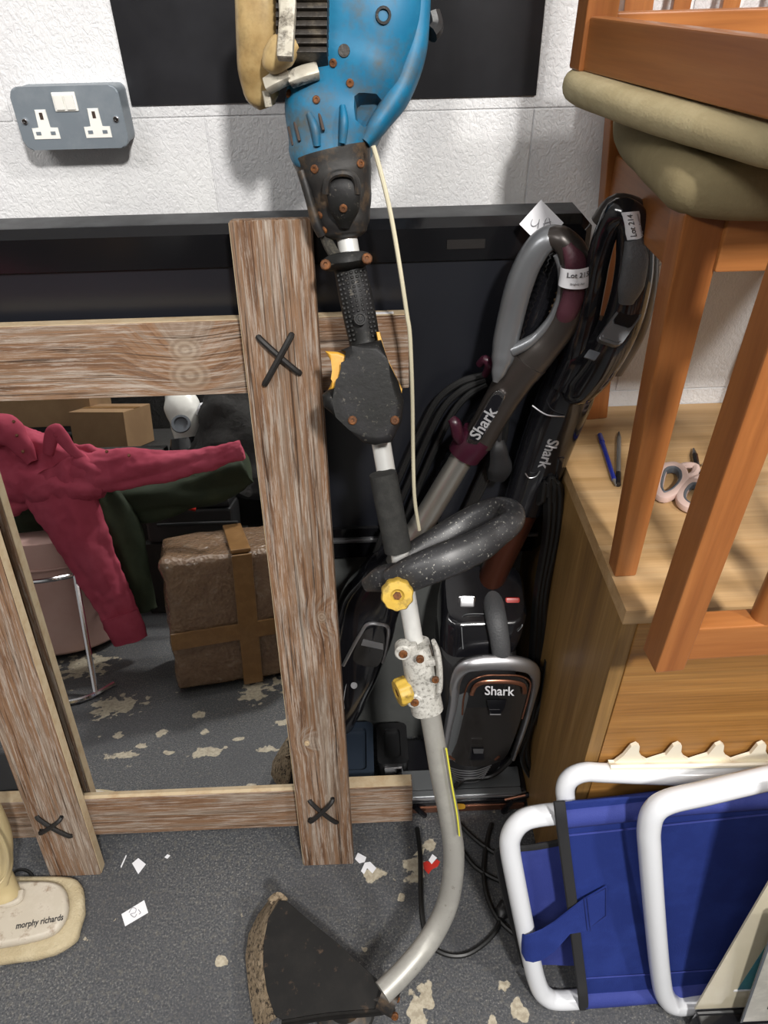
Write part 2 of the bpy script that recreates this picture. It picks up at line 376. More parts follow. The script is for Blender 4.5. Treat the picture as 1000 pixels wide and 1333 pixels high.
    def folds(s, amp, freq, d, seed=0, along=.22):
        d = V(d).normalized(); s.bm.normal_update()
        mv = [(v_, v_.normal.copy()) for v_ in s.bm.verts]
        for v_, n_ in mv:
            c = v_.co - d*(v_.co.dot(d)*(1-along)); c = c + d*.02*noise.noise(v_.co*5+V((seed, 0, 0)))
            f = 1-2*abs(noise.noise(c*freq + V((seed*1.7, seed, 0)))) ; f += .4*noise.noise(c*freq*2.3 + V((0, seed, 3)))
            v_.co += n_*(f-.45)*amp
        return s
    def disp(s, amp, freq, seed=0, axis=None):
        s.bm.normal_update()
        mv = [(v_, v_.normal.copy()) for v_ in s.bm.verts]
        for v_, n_ in mv:
            f = noise.fractal(v_.co*freq + V((seed, seed*2.3, 0)), .9, 2.1, 3)
            v_.co += (V(axis) if axis else n_)*f*amp
        return s
def smooth_outline(pts, sub=6):
    L = len(pts); out = []
    pts = [V(p) for p in pts]
    for i in range(L):
        p0, p1, p2, p3 = pts[i-1], pts[i], pts[(i+1) % L], pts[(i+2) % L]
        for k in range(sub):
            u = k/sub; out.append(.5*((2*p1) + (p2-p0)*u + (2*p0-5*p1+4*p2-p3)*u*u + (3*p1-p0-3*p2+p3)*u**3))
    return out
def rrect(w_, h_, r, k=5):
    out = []
    for cx, cy, a0 in ((w_/2-r, h_/2-r, 0), (-w_/2+r, h_/2-r, 90), (-w_/2+r, -h_/2+r, 180), (w_/2-r, -h_/2+r, 270)):
        for i in range(k+1):
            a = math.radians(a0+90*i/k); out.append((cx+r*math.cos(a), cy+r*math.sin(a)))
    return out
def finish(me, ang=.6):
    bm = bmesh.new(); bm.from_mesh(me)
    bmesh.ops.recalc_face_normals(bm, faces=bm.faces[:])
    for f in bm.faces: f.smooth = True
    for e in bm.edges:
        if len(e.link_faces) == 2 and e.calc_face_angle(0) > ang: e.smooth = False
    bm.to_mesh(me); bm.free()
def obj(name, mb, material, parent=None, Mx=None, ang=.6, label=None, data=None):
    """Mx: world matrix the mesh is written in; without it the mesh is in world coordinates"""
    me = data
    if me is None:
        me = bpy.data.meshes.new(name)
        PW = W[parent] if parent else Matrix()
        if Mx is None:
            Mx = PW
            bmesh.ops.transform(mb.bm, matrix=PW.inverted(), verts=mb.bm.verts[:])
        mb.bm.to_mesh(me); mb.bm.free(); finish(me, ang)
        if material: me.materials.append(M[material] if isinstance(material, str) else material)
    o = bpy.data.objects.new(name, me); COL.objects.link(o)
    wn_ = o.modifiers.new('weighted_normals', 'WEIGHTED_NORMAL'); wn_.keep_sharp = True; wn_.weight = 90
    o.parent = parent
    o.matrix_basis = (W[parent].inverted() @ Mx) if parent else Mx
    W[o] = Mx.copy()
    if label: o['label'] = label
    return o
def thing(name, label, cat, loc=(0, 0, 0), group=None):
    o = bpy.data.objects.new(name, None); COL.objects.link(o); o.location = loc; o.empty_display_size = .05
    W[o] = Matrix.Translation(V(loc)); o['label'] = label; o['category'] = cat
    if group: o['group'] = group
    return o
def carve(o, mb):
    """cut a recess into a mesh; the cutter is built in world coordinates and thrown away"""
    me = bpy.data.meshes.new('cut'); mb.bm.normal_update(); bmesh.ops.recalc_face_normals(mb.bm, faces=mb.bm.faces[:]); mb.bm.to_mesh(me); mb.bm.free()
    c = bpy.data.objects.new('cut', me); COL.objects.link(c)
    mo = o.modifiers.new('b', 'BOOLEAN'); mo.object = c; mo.operation = 'DIFFERENCE'; mo.solver = 'EXACT'
    dg = bpy.context.evaluated_depsgraph_get(); new = bpy.data.meshes.new_from_object(o.evaluated_get(dg))
    o.modifiers.remove(mo); o.data = new; finish(new, .6)
    bpy.data.objects.remove(c)
from mathutils.bvhtree import BVHTree
_bv = {}
def surf(o, x, y, lift=0.):
    """the point of a built mesh that the sight line through (x, y) meets, and its normal"""
    if o not in _bv: _bv[o] = BVHTree.FromPolygons([W[o] @ v_.co for v_ in o.data.vertices], [tuple(p.vertices) for p in o.data.polygons])
    p, n_, i_, d_ = _bv[o].ray_cast(EYE, ray(x, y).normalized())
    if p is None: print('no surface', o.name, x, y); return at(x, y, .9), -FW
    if n_.dot(FW) > 0: n_ = -n_
    return p + n_*lift, n_
def tag(o, label, cat, group=None):
    o['label'] = label; o['category'] = cat
    if group: o['group'] = group
    return o
def struct(name, mb, material, parent=None, Mx=None):
    o = obj(name, mb, material, parent, Mx)
    if not parent: o['kind'] = 'structure'
    return o
def origin_to(o, loc):
    """put a one-mesh thing's origin at its base"""
    d = V(loc) - W[o].translation
    o.data.transform(Matrix.Translation(-d)); o.location = V(loc); W[o] = Matrix.Translation(V(loc)); return o
def frame_m(o, z, xh):
    z = V(z).normalized(); x = (V(xh) - z*V(xh).dot(z)).normalized(); y = z.cross(x)
    m_ = Matrix((x, y, z)).transposed().to_4x4(); m_.translation = V(o); return m_
def bar(name, p0, p1, wx, wy, material, parent, xh=(1, 0, 0), bev=.003, label=None, taper=None, wx2=None, wy2=None, rnd=False):
    p0, p1 = V(p0), V(p1); L = (p1-p0).length; mx = frame_m(p0, p1-p0, xh); mb = MB()
    if rnd: mb.lathe((0, 0, 0), (0, 0, 1), [(0, 0), (0, wx/2), (L, (wx2 or wx)/2), (L, 0)], 14)
    else:
        mb.box((0, 0, L/2), (wx, wy, L))
        if wx2:
            for v_ in mb.bm.verts:
                if v_.co.z > L/2: v_.co.x *= wx2/wx; v_.co.y *= (wy2 or wx2)/wy
        bmesh.ops.bevel(mb.bm, geom=mb.bm.edges[:], offset=bev, segments=2, profile=.5, affect='EDGES')
    return obj(name, mb, material, parent, mx, label=label)
def lettering(s, size, mx, material, parent, name='lettering', depth=.0002, bold=0, bend=None, align='CENTER', xs=1.0, bf=1.0):
    cu = bpy.data.curves.new('t', 'FONT'); cu.body = s; cu.size = size; cu.extrude = depth; cu.offset = bold; cu.align_x = align; cu.align_y = 'CENTER'; cu.resolution_u = 3
    tmp = bpy.data.objects.new('t', cu); COL.objects.link(tmp)
    dg = bpy.context.evaluated_depsgraph_get(); me = bpy.data.meshes.new_from_object(tmp.evaluated_get(dg))
    bpy.data.objects.remove(tmp); bpy.data.curves.remove(cu)
    for v_ in me.vertices:
        v_.co.x *= xs
        if bend:
            ax, r, off = bend; q = (v_.co.x if ax == 'x' else v_.co.y) + off
            v_.co.z -= (r - math.sqrt(max(r*r - q*q, 0)))*bf
    me.materials.append(M[material])
    return obj(name, None, None, parent, mx, data=me)
def screw(p, n, r, parent, material='rust', name='screw', label=None):
    mb = MB().lathe(p, n, [(-.002, 0), (-.002, r), (r*.35, r), (r*.5, r*.8), (r*.5, r*.4), (r*.2, r*.35), (r*.2, 0)], 10)
    return obj(name, mb, material, parent, label=label)

# ================================================================== THE SETTING
WY = 1.075
floor = struct('floor', MB().box((0, -.75, -.05), (4.8, 4.0, .1)), 'floor')
back = struct('wall_back', MB().box((0, WY+.0022+.1, 1.5), (4.4, .2, 3.0)), 'wall')
bw, bh = .44, .2154
blk = None
for r in range(14):
    zc = .0335 - bh + bh*(r+.5) + .0 if False else (1.2565 - 6*bh) + bh*(r+.5)
    off = -.204 if r % 2 == 1 else -.456+.22*0
    for k in range(-5, 6):
        xl = off + k*bw
        if xl < -2.3 or xl > 2.0 or zc-bh/2 < -.08: continue
        mx = Matrix.Translation((xl+bw/2, WY+.045, zc))
        if blk is None: blk = obj('block', MB().box((0, 0, 0), (bw-.0014, .09, bh-.0014), bev=.0016, seg=2), 'wall', back, mx)
        else: obj('block', None, None, back, mx, data=blk.data)
struct('wall_front', MB().box((0, -2.75, 1.5), (4.8, .1, 3.0)), 'plaster')
struct('wall_left', MB().box((-2.25, -.75, 1.5), (.1, 3.9, 3.0)), 'plaster')
struct('wall_right', MB().box((2.25, -.75, 1.5), (.1, 3.9, 3.0)), 'plaster')
struct('ceiling', MB().box((0, -.75, 3.05), (4.8, 4.0, .1)), 'ceil')

# poster on the wall
o = obj('poster', MB().box((-.030, WY-.0015, 1.61), (.532, .003, .676)), 'poster')
tag(o, 'plain black glossy sheet fixed flat on the white block wall', 'poster')

# double socket
sz, sx = 1.2655, -.3655
sk = thing('double_socket', 'grey metal double wall socket with white switches on the white wall', 'socket', (sx, WY, sz))
def plate(w_, h_, r, y, d, bev): return MB().prism([(sx+a, y, sz+b_) for a, b_ in rrect(w_, h_, r)], (0, -1, 0), d, bev)
obj('back_box', plate(.131, .067, .008, WY-.036, .036, .001), 'grey_metal', sk)
obj('face_plate', plate(.135, .071, .011, WY-.043, .007, .002), 'grey_metal', sk)
fy = WY-.043
obj('switch_surround', MB().box((sx-.001, fy-.0005, sz+.0185), (.029, .003, .021), bev=.0008), 'white_plastic', sk)
for q in (-1, 1):
    obj('rocker_switch', MB().box((sx-.001+q*.0066, fy-.0025, sz+.0185), (.0108, .005, .017), Matrix.Rotation(.12, 3, 'X'), bev=.0008), 'white_plastic', sk)
    cx = sx + q*.0330 - .002
    poly = [(-.0165, -.019), (.0165, -.019), (.0165, -.006), (.007, -.006), (.007, .0145), (-.007, .0145), (-.007, -.006), (-.0165, -.006)]
    so = obj('outlet', MB().prism([(cx+a, fy-.001, sz-.004+b_) for a, b_ in poly], (0, -1, 0), .003, .0006), 'white_plastic', sk)
    obj('earth_slot', MB().box((cx, fy-.0012, sz-.004+.0075), (.004, .001, .0075)), 'slot', so)
    for q2 in (-1, 1): obj('pin_slot', MB().box((cx+q2*.0092, fy-.0012, sz-.004-.012), (.006, .001, .0038)), 'grey_metal', so)
    screw((sx+q*.0575, fy-.001, sz-.002), (0, -1, 0), .0036, sk, 'chrome')

# ================================================================== TELEVISION on a grey plinth
tvx0, tvx1, tvz0, tvz1, tf = -.76, .302, .572, 1.153, .945
pl = obj('plinth_box', MB().box((-.24, 1.015, .284), (.98, .09, .568), bev=.004), 'plinth'); 
tag(pl, 'low grey board box standing behind, under the black television', 'box'); origin_to(pl, (-.24, 1.015, 0))
tv = thing('television', 'large black flat screen television leaning by the wall behind the wooden mirror', 'television', (-.2, 1.0, .569))
def rr_xz(x0, x1, z0, z1, y, ch): return [(x0+ch, y, z0), (x1-ch, y, z0), (x1, y, z0+ch), (x1, y, z1-ch), (x1-ch, y, z1), (x0+ch, y, z1), (x0, y, z1-ch), (x0, y, z0+ch)]
obj('housing', MB().prism(rr_xz(tvx0, tvx1, tvz0, tvz1, tf+.010, .016), (0, -1, 0), .060, .006), 'tvtop', tv)
mb = MB(); A = rr_xz(tvx0, tvx1, tvz0, tvz1, tf+.012, .016); Bq = rr_xz(tvx0+.010, tvx1-.010, tvz0+.010, tvz1-.010, tf, .010); Cq = rr_xz(tvx0+.045, tvx1-.030, tvz0+.075, tvz1-.052, tf, .003); D = rr_xz(tvx0+.047, tvx1-.032, tvz0+.077, tvz1-.054, tf+.006, .003)
mb.rings([A, Bq, Cq, D], cap=False); obj('bezel', mb, 'tvblack', tv)
obj('screen', MB().prism(rr_xz(tvx0+.040, tvx1-.026, tvz0+.070, tvz1-.048, tf+.005, .002), (0, -1, 0), .004), 'screen', tv)
obj('silver_trim', MB().box(((tvx0+tvx1)/2, tf-.002, .622), (tvx1-tvx0-.03, .006, .006), bev=.001), 'silver', tv)
obj('sensor_window', MB().box((.135, tf-.0005, 1.122), (.05, .002, .012)), 'smoke', tv)

# ================================================================== RUSTIC MIRROR
FT = math.atan2(.216, 1.172); FO = V((0, .684, 0)); FV = V((0, math.sin(FT), math.cos(FT))); FN = V((0, -math.cos(FT), math.sin(FT)))
def Fm(u, v_, w_=0): return FO + V((u, 0, 0)) + FV*v_ + FN*w_
M['barn'] = barnwood('weathered_pine'); M['barnk'] = barnwood('knotty_weathered_pine', [(.013, .548, .019), (-.022, .549, .024)]); M['barnk2'] = barnwood('weathered_pine_with_knots', [(.025, .602, .010), (-.02, .335, .008)])
M['rawpine'] = mat('raw_pine_edge', lin('b9a688'), .85, col2=lin('a88e6c'), ns=30, bs=90, bstr=.3)
mr = thing('mirror', 'weathered wooden cross frame mirror leaning on the black television', 'mirror', (-.36, .72, 0))
TK = .026
for u0, mt_ in ((-.661, 'barn'), (-.1615, 'barnk2')):
    mb = MB().box((0, 0, .596), (.100, TK, 1.192), bev=.003); mb.disp(.0012, 18, u0)
    p = obj('post', mb, mt_, mr, frame_m(Fm(u0+.050, 0, -TK/2), FV, (1, 0, 0)))
    # raw sawn inner edge of the post
    obj('sawn_edge', MB().box((0, 0, .596), (.0012, TK-.007, 1.186)), 'rawpine', p, frame_m(Fm(u0+.1002 if u0 < -.3 else u0-.0002, 0, -TK/2), FV, (1, 0, 0)))
for v0, h, mt_ in ((.966, .101, 'barnk'), (.084, .098, 'barn')):
    mb = MB().box((0, 0, .426), (h, .030, .848), bev=.002); mb.disp(.001, 18, v0)
    p = obj('rail', mb, mt_, mr, frame_m(Fm(-.792, v0+h/2, -TK-.0155), (1, 0, 0), FV))
    obj('sawn_edge', MB().box((0, 0, .426), (.0012, .026, .844)), 'rawpine', p, frame_m(Fm(-.792, v0+h+.0004, -TK-.0155), (1, 0, 0), FV))
obj('mirror_glass', MB().box((0, 0, .38), (.41, .004, .80)), 'mirror', mr, frame_m(Fm(-.361, .185, -TK-.012), FV, (1, 0, 0)))
obj('backing_board', MB().box((0, 0, .43), (.46, .004, .88)), 'cardboard', mr, frame_m(Fm(-.361, .145, -TK-.034), FV, (1, 0, 0)))
def tie(pa):
    t_ = None
    for k, (a, b_) in enumerate(pa):
        A_, B_ = Fm(a[0], a[1], .0035+.004*k), Fm(b_[0], b_[1], .0035+.004*k); d = (B_-A_)
        pts = [A_-FN*.008-FN*.004*k, A_, A_+d*.5+FN*.003, B_, B_-FN*.008-FN*.004*k]
        o = obj('thong', MB().sweep(pts, .0042, n=8, up=FN, sub=4), 'thong', t_ or mr)
        if t_ is None: t_ = o
tie([((-.138, 1.049), (-.092, 1.003)), ((-.098, 1.050), (-.136, .991))])
tie([((-.134, .186), (-.090, .128)), ((-.094, .188), (-.137, .138))])
tie([((-.641, .174), (-.594, .121)), ((-.600, .170), (-.643, .138))])
tie([((-.641, 1.049), (-.594, 1.003)), ((-.600, 1.050), (-.640, .991))])
screw(Fm(-.130, .332, .001), FN, .005, mr, 'rawpine', 'plug', label='pale round filled nail hole')
obj('sticker', MB().box((0, 0, 0), (.028, .012, .0006)), 'paper', mr, frame_m(Fm(.024, 1.0682, -TK-.012), FV, (1, 0, 0)))

# ================================================================== OAK CABINET
cb = thing('cabinet', 'pale oak cabinet against the wall with an upturned chair stacked on top', 'cabinet', (.78, .83, 0))
cx0, cx1, cy0, cz = .300, 1.25, .588, .797
def gbox(name, lo, hi, material, axis, parent, bev=.0015):
    lo, hi = V(lo), V(hi); c = (lo+hi)/2; s = hi-lo
    z = {'x': (1, 0, 0), 'y': (0, 1, 0), 'z': (0, 0, 1)}[axis]; xh = (0, 0, 1) if axis != 'z' else (1, 0, 0)
    mx = frame_m(c, z, xh); R = mx.to_3x3().transposed(); ss = R @ s
    return obj(name, MB().box((0, 0, 0), (abs(ss.x), abs(ss.y), abs(ss.z)), bev=bev), material, parent, mx)
top_boards = []
nb = 4; dy = (1.073-cy0)/nb
for k in range(nb): gbox('top_board', (cx0, cy0+dy*k+.0002, cz-.024), (cx1, cy0+dy*(k+1)-.0002, cz), 'oak', 'x', cb, .0006)
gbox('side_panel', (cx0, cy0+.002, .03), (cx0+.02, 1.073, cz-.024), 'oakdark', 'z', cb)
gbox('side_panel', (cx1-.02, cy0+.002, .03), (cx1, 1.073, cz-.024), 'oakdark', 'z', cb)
M['oakfront'] = wood('golden_oak_front', '8e6230', 'a5753c', 'b28549', 30, 1.1, .45, .34)
gbox('drawer_front', (cx0+.02, cy0+.000, .44), (cx1-.02, cy0+.018, .7725), 'oakfront', 'x', cb)
gbox('drawer_front', (cx0+.02, cy0+.000, .05), (cx1-.02, cy0+.018, .437), 'oakfront', 'x', cb)
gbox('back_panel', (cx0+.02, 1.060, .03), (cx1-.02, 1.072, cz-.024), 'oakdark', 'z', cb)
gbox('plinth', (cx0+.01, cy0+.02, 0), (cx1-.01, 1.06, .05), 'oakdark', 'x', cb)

# ================================================================== CHAIRS
sc_ = .0
lc = thing('dining_chair', 'upright orange wooden chair with olive seat standing on the oak cabinet', 'chair', (.5, .85, cz), 'stacked dining chairs')
z0, zs = cz, 1.236
bar('leg', (.3165, .660, z0), (.307, .668, zs), .028, .028, 'beech', lc, wx2=.040, wy2=.036)
bar('leg', (.712, .660, z0), (.720, .668, zs), .028, .028, 'beech', lc, wx2=.040, wy2=.036)
bar('rear_post', (.385, 1.045, z0), (.346, 1.045, 1.245), .036, .030, 'beech', lc)
bar('rear_post', (.650, 1.045, z0), (.685, 1.045, 1.245), .036, .030, 'beech', lc)
for q, xa, xb in ((0, .346, .330), (1, .685, .700)):
    bar('back_post', (xa, 1.045, 1.240), (xb, 1.050, 1.66), .036, .028, 'beech', lc)
bar('front_apron', (.325, .655, 1.209), (.702, .655, 1.209), .052, .020, 'beech', lc, xh=(0, 0, 1))
bar('side_apron', (.313, .680, 1.200), (.352, 1.035, 1.172), .066, .018, 'beech', lc, xh=(0, 0, 1))
bar('side_apron', (.716, .680, 1.200), (.680, 1.035, 1.172), .066, .018, 'beech', lc, xh=(0, 0, 1))
bar('rear_apron', (.360, 1.045, 1.205), (.672, 1.045, 1.205), .06, .020, 'beech', lc, xh=(0, 0, 1))
bar('crest_rail', (.325, 1.052, 1.63), (.705, 1.052, 1.63), .07, .022, 'beech', lc, xh=(0, 0, 1))
bar('back_rail', (.345, 1.046, 1.30), (.690, 1.046, 1.30), .04, .02, 'beech', lc, xh=(0, 0, 1))
for k in range(5):
    x_ = .397 + .0605*k
    bar('spindle', (x_, 1.047, 1.31), (x_, 1.051, 1.61), .022, .012, 'beech', lc, bev=.002)
out = smooth_outline([(.282, .636), (.272, .72), (.280, .82), (.300, .93), (.340, 1.020), (.42, 1.028), (.60, 1.028), (.71, 1.02), (.745, .93), (.765, .82), (.765, .72), (.748, .640), (.62, .612), (.51, .606), (.40, .612)], 4)
mb = MB().slab(out, 1.231, 1.284, .026); mb.disp(.003, 9, 3)
obj('seat_cushion', mb, 'velour2', lc)

uc = thing('dining_chair', 'upturned orange wooden chair resting seat down on another chair', 'chair', (.5, .72, 1.275), 'stacked dining chairs')
E1 = V((.17, -.985, 0)).normalized(); E2 = V((.997, .07, 0)).normalized(); UB = V((.255, .905, 0))
def U(a, b_, z): p = UB + E1*a + E2*b_; return V((p.x, p.y, z))
bar('leg', U(0, 0, 1.318), U(0, .004, 1.75), .036, .034, 'beech', uc, xh=E2, wx2=.028)
bar('leg', U(0, .40, 1.318), U(0, .396, 1.75), .036, .034, 'beech', uc, xh=E2, wx2=.028)
bar('back_post', (.318, .512, .797), (.320, .500, 1.75), .034, .036, 'beech', uc, xh=E2)
bar('back_post', (.712, .522, .797), (.714, .510, 1.75), .034, .036, 'beech', uc, xh=E2)
K0, K1 = V((.318, .510, 0)), V((.712, .520, 0)); KD = (K1-K0)
def K(f, z, dy=0): p = K0+KD*f; return V((p.x, p.y+dy, z))
A_ = U(.012, -.004, 1.343); B_ = K(0, 1.346); bar('side_apron', A_, B_+(A_-B_)*.04, .049, .020, 'beech', uc, xh=(0, 0, 1))
A_ = U(.012, .404, 1.343); B_ = K(1, 1.346); bar('side_apron', A_, B_+(A_-B_)*.04, .049, .020, 'beech', uc, xh=(0, 0, 1))
bar('front_apron', U(.0, .018, 1.345), U(.0, .382, 1.345), .050, .020, 'beech', uc, xh=(0, 0, 1))
bar('rear_apron', K(.045, 1.345), K(.955, 1.345), .050, .020, 'beech', uc, xh=(0, 0, 1))
bar('crest_rail', K(.042, .836), K(.958, .836), .050, .026, 'beech', uc, xh=(0, 0, 1))
bar('back_rail', K(.045, 1.24), K(.955, 1.24), .04, .02, 'beech', uc, xh=(0, 0, 1))
for k in range(4): bar('spindle', K(.235+.18*k, .857), K(.235+.18*k, 1.225), .025, .025, 'beech', uc, xh=E2, rnd=True)
o2 = smooth_outline([tuple(U(a, b_, 0).xy) for a, b_ in ((-.020, -.020), (.10, -.034), (.22, -.030), (.31, -.022), (.362, -.004), (.375, .10), (.375, .30), (.362, .408), (.31, .42), (.22, .43), (.10, .434), (-.020, .42), (-.05, .32), (-.06, .20), (-.05, .08))], 4)
mb = MB().slab(o2, 1.287, 1.319, .016); mb.disp(.002, 9, 8)
obj('seat_cushion', mb, 'velour', uc)

# ================================================================== PENS, SCISSORS on the cabinet
def pen(name, label, p0, p1, parts):
    p0, p1 = V(p0), V(p1); d = (p1-p0); r = .0038
    t_ = thing(name, label, 'pen', (p0.x, p0.y, cz), 'pens on the cabinet')
    for pn, a, b_, ra, rb, mt_ in parts:
        A_, B_ = p0+d*a, p0+d*b_; obj(pn, MB().lathe(A_, d, [(0, 0), (0, ra*r), ((B_-A_).length, rb*r), ((B_-A_).length, 0)], 10), mt_, t_)
zz = cz+.0045
a, b_ = atz(781, 566, zz), atz(802, 632, zz)
pen('ballpoint_pen', 'blue capped ballpoint pen lying left of the chair leg', a, b_, [('cap', 0, .16, 1.05, 1.15, 'penblue'), ('barrel', .16, .90, .95, .95, 'penblue'), ('tip', .90, 1, .8, .25, 'penclear')])
a, b_ = atz(806, 562, zz), atz(805, 631, zz)
pen('ballpoint_pen', 'smoky ballpoint pen with black cap beside the blue pen', a, b_, [('tip', 0, .12, .25, .95, 'black'), ('barrel', .12, .80, .95, .95, 'penclear'), ('cap', .80, 1, 1.15, 1.1, 'glossblack')])
a, b_ = atz(903, 584, zz), atz(908, 612, zz)
pen('ballpoint_pen', 'short black pen end above the blush scissors', a, b_+(b_-a)*.6, [('tip', 0, .2, .4, 1.2, 'glossblack'), ('barrel', .2, 1, 1.3, 1.3, 'glossblack')])
scs = thing('scissors', 'scissors with blush handles and grey finger rings on the cabinet', 'scissors', tuple(atz(880, 632, cz)), None)
def ringpx(pts, Z): return [atz(x, y, Z) for x, y in pts]
r1 = [(858, 628), (864, 611), (878, 607), (888, 614), (889, 627), (878, 641), (864, 648), (857, 641)]
r2 = [(889, 640), (901, 629), (915, 633), (918, 646), (910, 660), (897, 661), (887, 653)]
for pts, bl in ((r1, [(880, 611), (893, 606), (906, 608), (903, 618), (892, 622)]), (r2, [(896, 632), (905, 624), (918, 620)])):
    h = obj('handle', MB().sweep(ringpx(pts, cz+.008), .0075, .0065, n=10, up=(0, 0, 1), closed=True, power=2.6), 'blush', scs)
    obj('finger_ring', MB().sweep([p*1 for p in ringpx([(pts[i][0]*.80+.2*sum(q[0] for q in pts)/len(pts), pts[i][1]*.80+.2*sum(q[1] for q in pts)/len(pts)) for i in range(len(pts))], cz+.0085)], .004, .0065, n=8, up=(0, 0, 1), closed=True), 'slate', h)
    obj('shank', MB().sweep(ringpx(bl, cz+.008), .006, .005, n=8, up=(0, 0, 1)), 'blush', h)
obj('blade', MB().prism(ringpx([(914, 604), (926, 606), (985, 575), (983, 572)], cz+.007), (0, 0, 1), .002), 'chrome', scs)
obj('blade', MB().prism(ringpx([(914, 616), (928, 612), (988, 578), (985, 574)], cz+.0045), (0, 0, 1), .002), 'chrome', scs)
def S(st, dr=1.0, n=14, up=TOCAM, closed=False, sub=5, power=2., mb=None, da=None, cap=True):
    """sweep along stations (x, y, Y, half width in photo px)"""
    P_ = [at(x, y, Y) for x, y, Y, h in st]; ra = [h*mpp(p) for p, (x, y, Y, h) in zip(P_, st)]
    rb = [r*dr for r in ra] if da is None else [da]*len(ra)
    return (mb or MB()).sweep(P_, ra, rb, n=n, up=up, closed=closed, sub=sub, power=power, cap=cap)
def pp(pts, Y): return [at(x, y, Y) for x, y in pts]

# ================================================================== BRUSH CUTTER
bc = thing('brush_cutter', 'petrol brush cutter with blue engine leaning in front of the mirror', 'garden tool', (0, .42, 0))
# pole from engine to clamp and on to the curved lower shaft
pole_top, pole_bot = at(450, 300, .875), at(549, 890, .645)
obj('upper_tube', MB().lathe(pole_top, pole_bot-pole_top, [(-.02, 0), (-.02, .0125), ((pole_bot-pole_top).length, .0125), ((pole_bot-pole_top).length, 0)], 20), 'tube', bc)
low = [(548, 880, .645, 13.5), (560, 930, .625, 13.5), (574, 1010, .590, 13.5), (586, 1070, .565, 13.5), (591, 1120, .54, 13.8), (583, 1175, .51, 14), (560, 1222, .475, 14.3), (528, 1262, .44, 14.5), (498, 1292, .412, 14.8)]
lt = obj('curved_lower_tube', S(low, n=18), 'lowtube', bc)
obj('yellow_edge_label', MB().sweep([at(x, y, Y-.012) for x, y, Y in ((581, 975, .602), (588, 1020, .583), (595, 1060, .566), (598, 1087, .555))], .0016, .0030, n=6), 'limeline', lt)
# engine
ax = [(424, 224, .902), (428, 205, .905), (437, 150, .925), (455, 90, .945), (470, 30, .96), (478, -40, .975), (482, -90, .985)]
hw = [40, 50.5, 64, 84, 88, 82, 70]
P_ = [at(*a) for a in ax]; dd = [.040, .049, .058, .072, .078, .078, .06]
eng = obj('engine_cowl', MB().sweep(P_, [h*mpp(p) for h, p in zip(hw, P_)], dd, n=28, power=3.0, sub=6), 'blue', bc)
# starter housing bulging to the right
obj('starter_cover', S([(545, -40, .935, 17), (543, 20, .925, 17), (538, 70, .915, 17), (521, 120, .900, 15), (494, 160, .885, 12), (476, 186, .877, 7)], dr=1.6, n=16, power=2.6), 'blue', eng)
obj('ridge', S([(413, 190, .862, 5), (410, 168, .865, 6), (402, 148, .872, 4)], dr=1.3), 'blue', eng)
obj('ridge', S([(446, 186, .857, 5), (448, 160, .860, 6), (446, 138, .868, 4)], dr=1.3), 'blue', eng)
fr = at(490, 108, .868); mx = frame_m(fr, -FW, RT)
k = mpp(fr)
cut_o = [(455, 98), (462, 92), (492, 90), (508, 100), (513, 112), (507, 126), (488, 142), (470, 150), (458, 140), (455, 118)]
cA = [at(x, y, .840) for x, y in cut_o]; cM = sum(cA, V((0, 0, 0)))/len(cA)
deep = [cM+(p-cM)*.72+FW*.062+UP*.006 for p in cA]; front = [cM+(p-cM)*1.02 for p in cA]
carve(eng, MB().rings([front, deep]))
for q in range(4): obj('vent_slat', MB().box(at(483, 95+q*4.5, .885+.001*q), (34*k, .0016, .012), mx.to_3x3(), bev=.0005), 'blue', eng)
for x, y in ((387, 172), (379, 178), (410, 161), (418, 158)):
    c = surf(eng, x, y)[0]; obj('cooling_slot', MB().box(c, (.0035, .022, .006), mx.to_3x3() @ Matrix.Rotation(.25, 3, 'Z'), bev=.0015), 'slot', eng)
p_, n_ = surf(eng, 499, 20)
obj('bolt_boss', MB().lathe(p_, n_, [(-.004, 0), (-.004, .0085), (.0025, .008), (.0025, .0055), (-.0005, .005), (-.0005, 0)], 16), 'housing', eng)
obj('bolt_boss', MB().sweep([at(562, 18, .94), at(566, 35, .935), at(560, 44, .93)], .010, n=10), 'black', eng)
p_, n_ = surf(eng, 448, 66)
obj('worn_plug', MB().lathe(p_, n_, [(-.002, 0), (-.002, .007), (.001, .006), (.001, 0)], 14), 'oily', eng)
for x, y in ((376, 122), (412, 130), (456, 108), (434, 82)): screw(*surf(eng, x, y), .0042, eng)
# cylinder fins and oily block between tank and cowl
fb = obj('oily_block', S([(398, 92, .905, 22), (396, 40, .915, 24), (395, -40, .925, 26)], dr=1.4, power=4, n=16), 'oily', bc)
for q in range(9): obj('cooling_fin', MB().box(at(396, 84-q*11, .885+.001*q), (.052, .006, .05), mx.to_3x3(), bev=.001), 'oily', fb)
obj('muffler_shield', MB().box(at(375, 12, .868), (.016, .10, .01), mx.to_3x3() @ Matrix.Rotation(-.06, 3, 'Z'), bev=.002), 'dirtyalu', fb)
for x0, y0, x1, y1 in ((348, 112, 376, 98), (378, 104, 414, 92)):
    obj('mounting_flange', S([(x0, y0, .878, 9), ((x0+x1)/2, (y0+y1)/2-1, .876, 9.5), (x1, y1, .878, 9)], dr=1.0, power=4, n=14), 'dirtyalu', bc)
obj('mounting_flange', S([(346, 118, .885, 5), (350, 138, .885, 5)], dr=1.2, power=4), 'dirtyalu', bc)
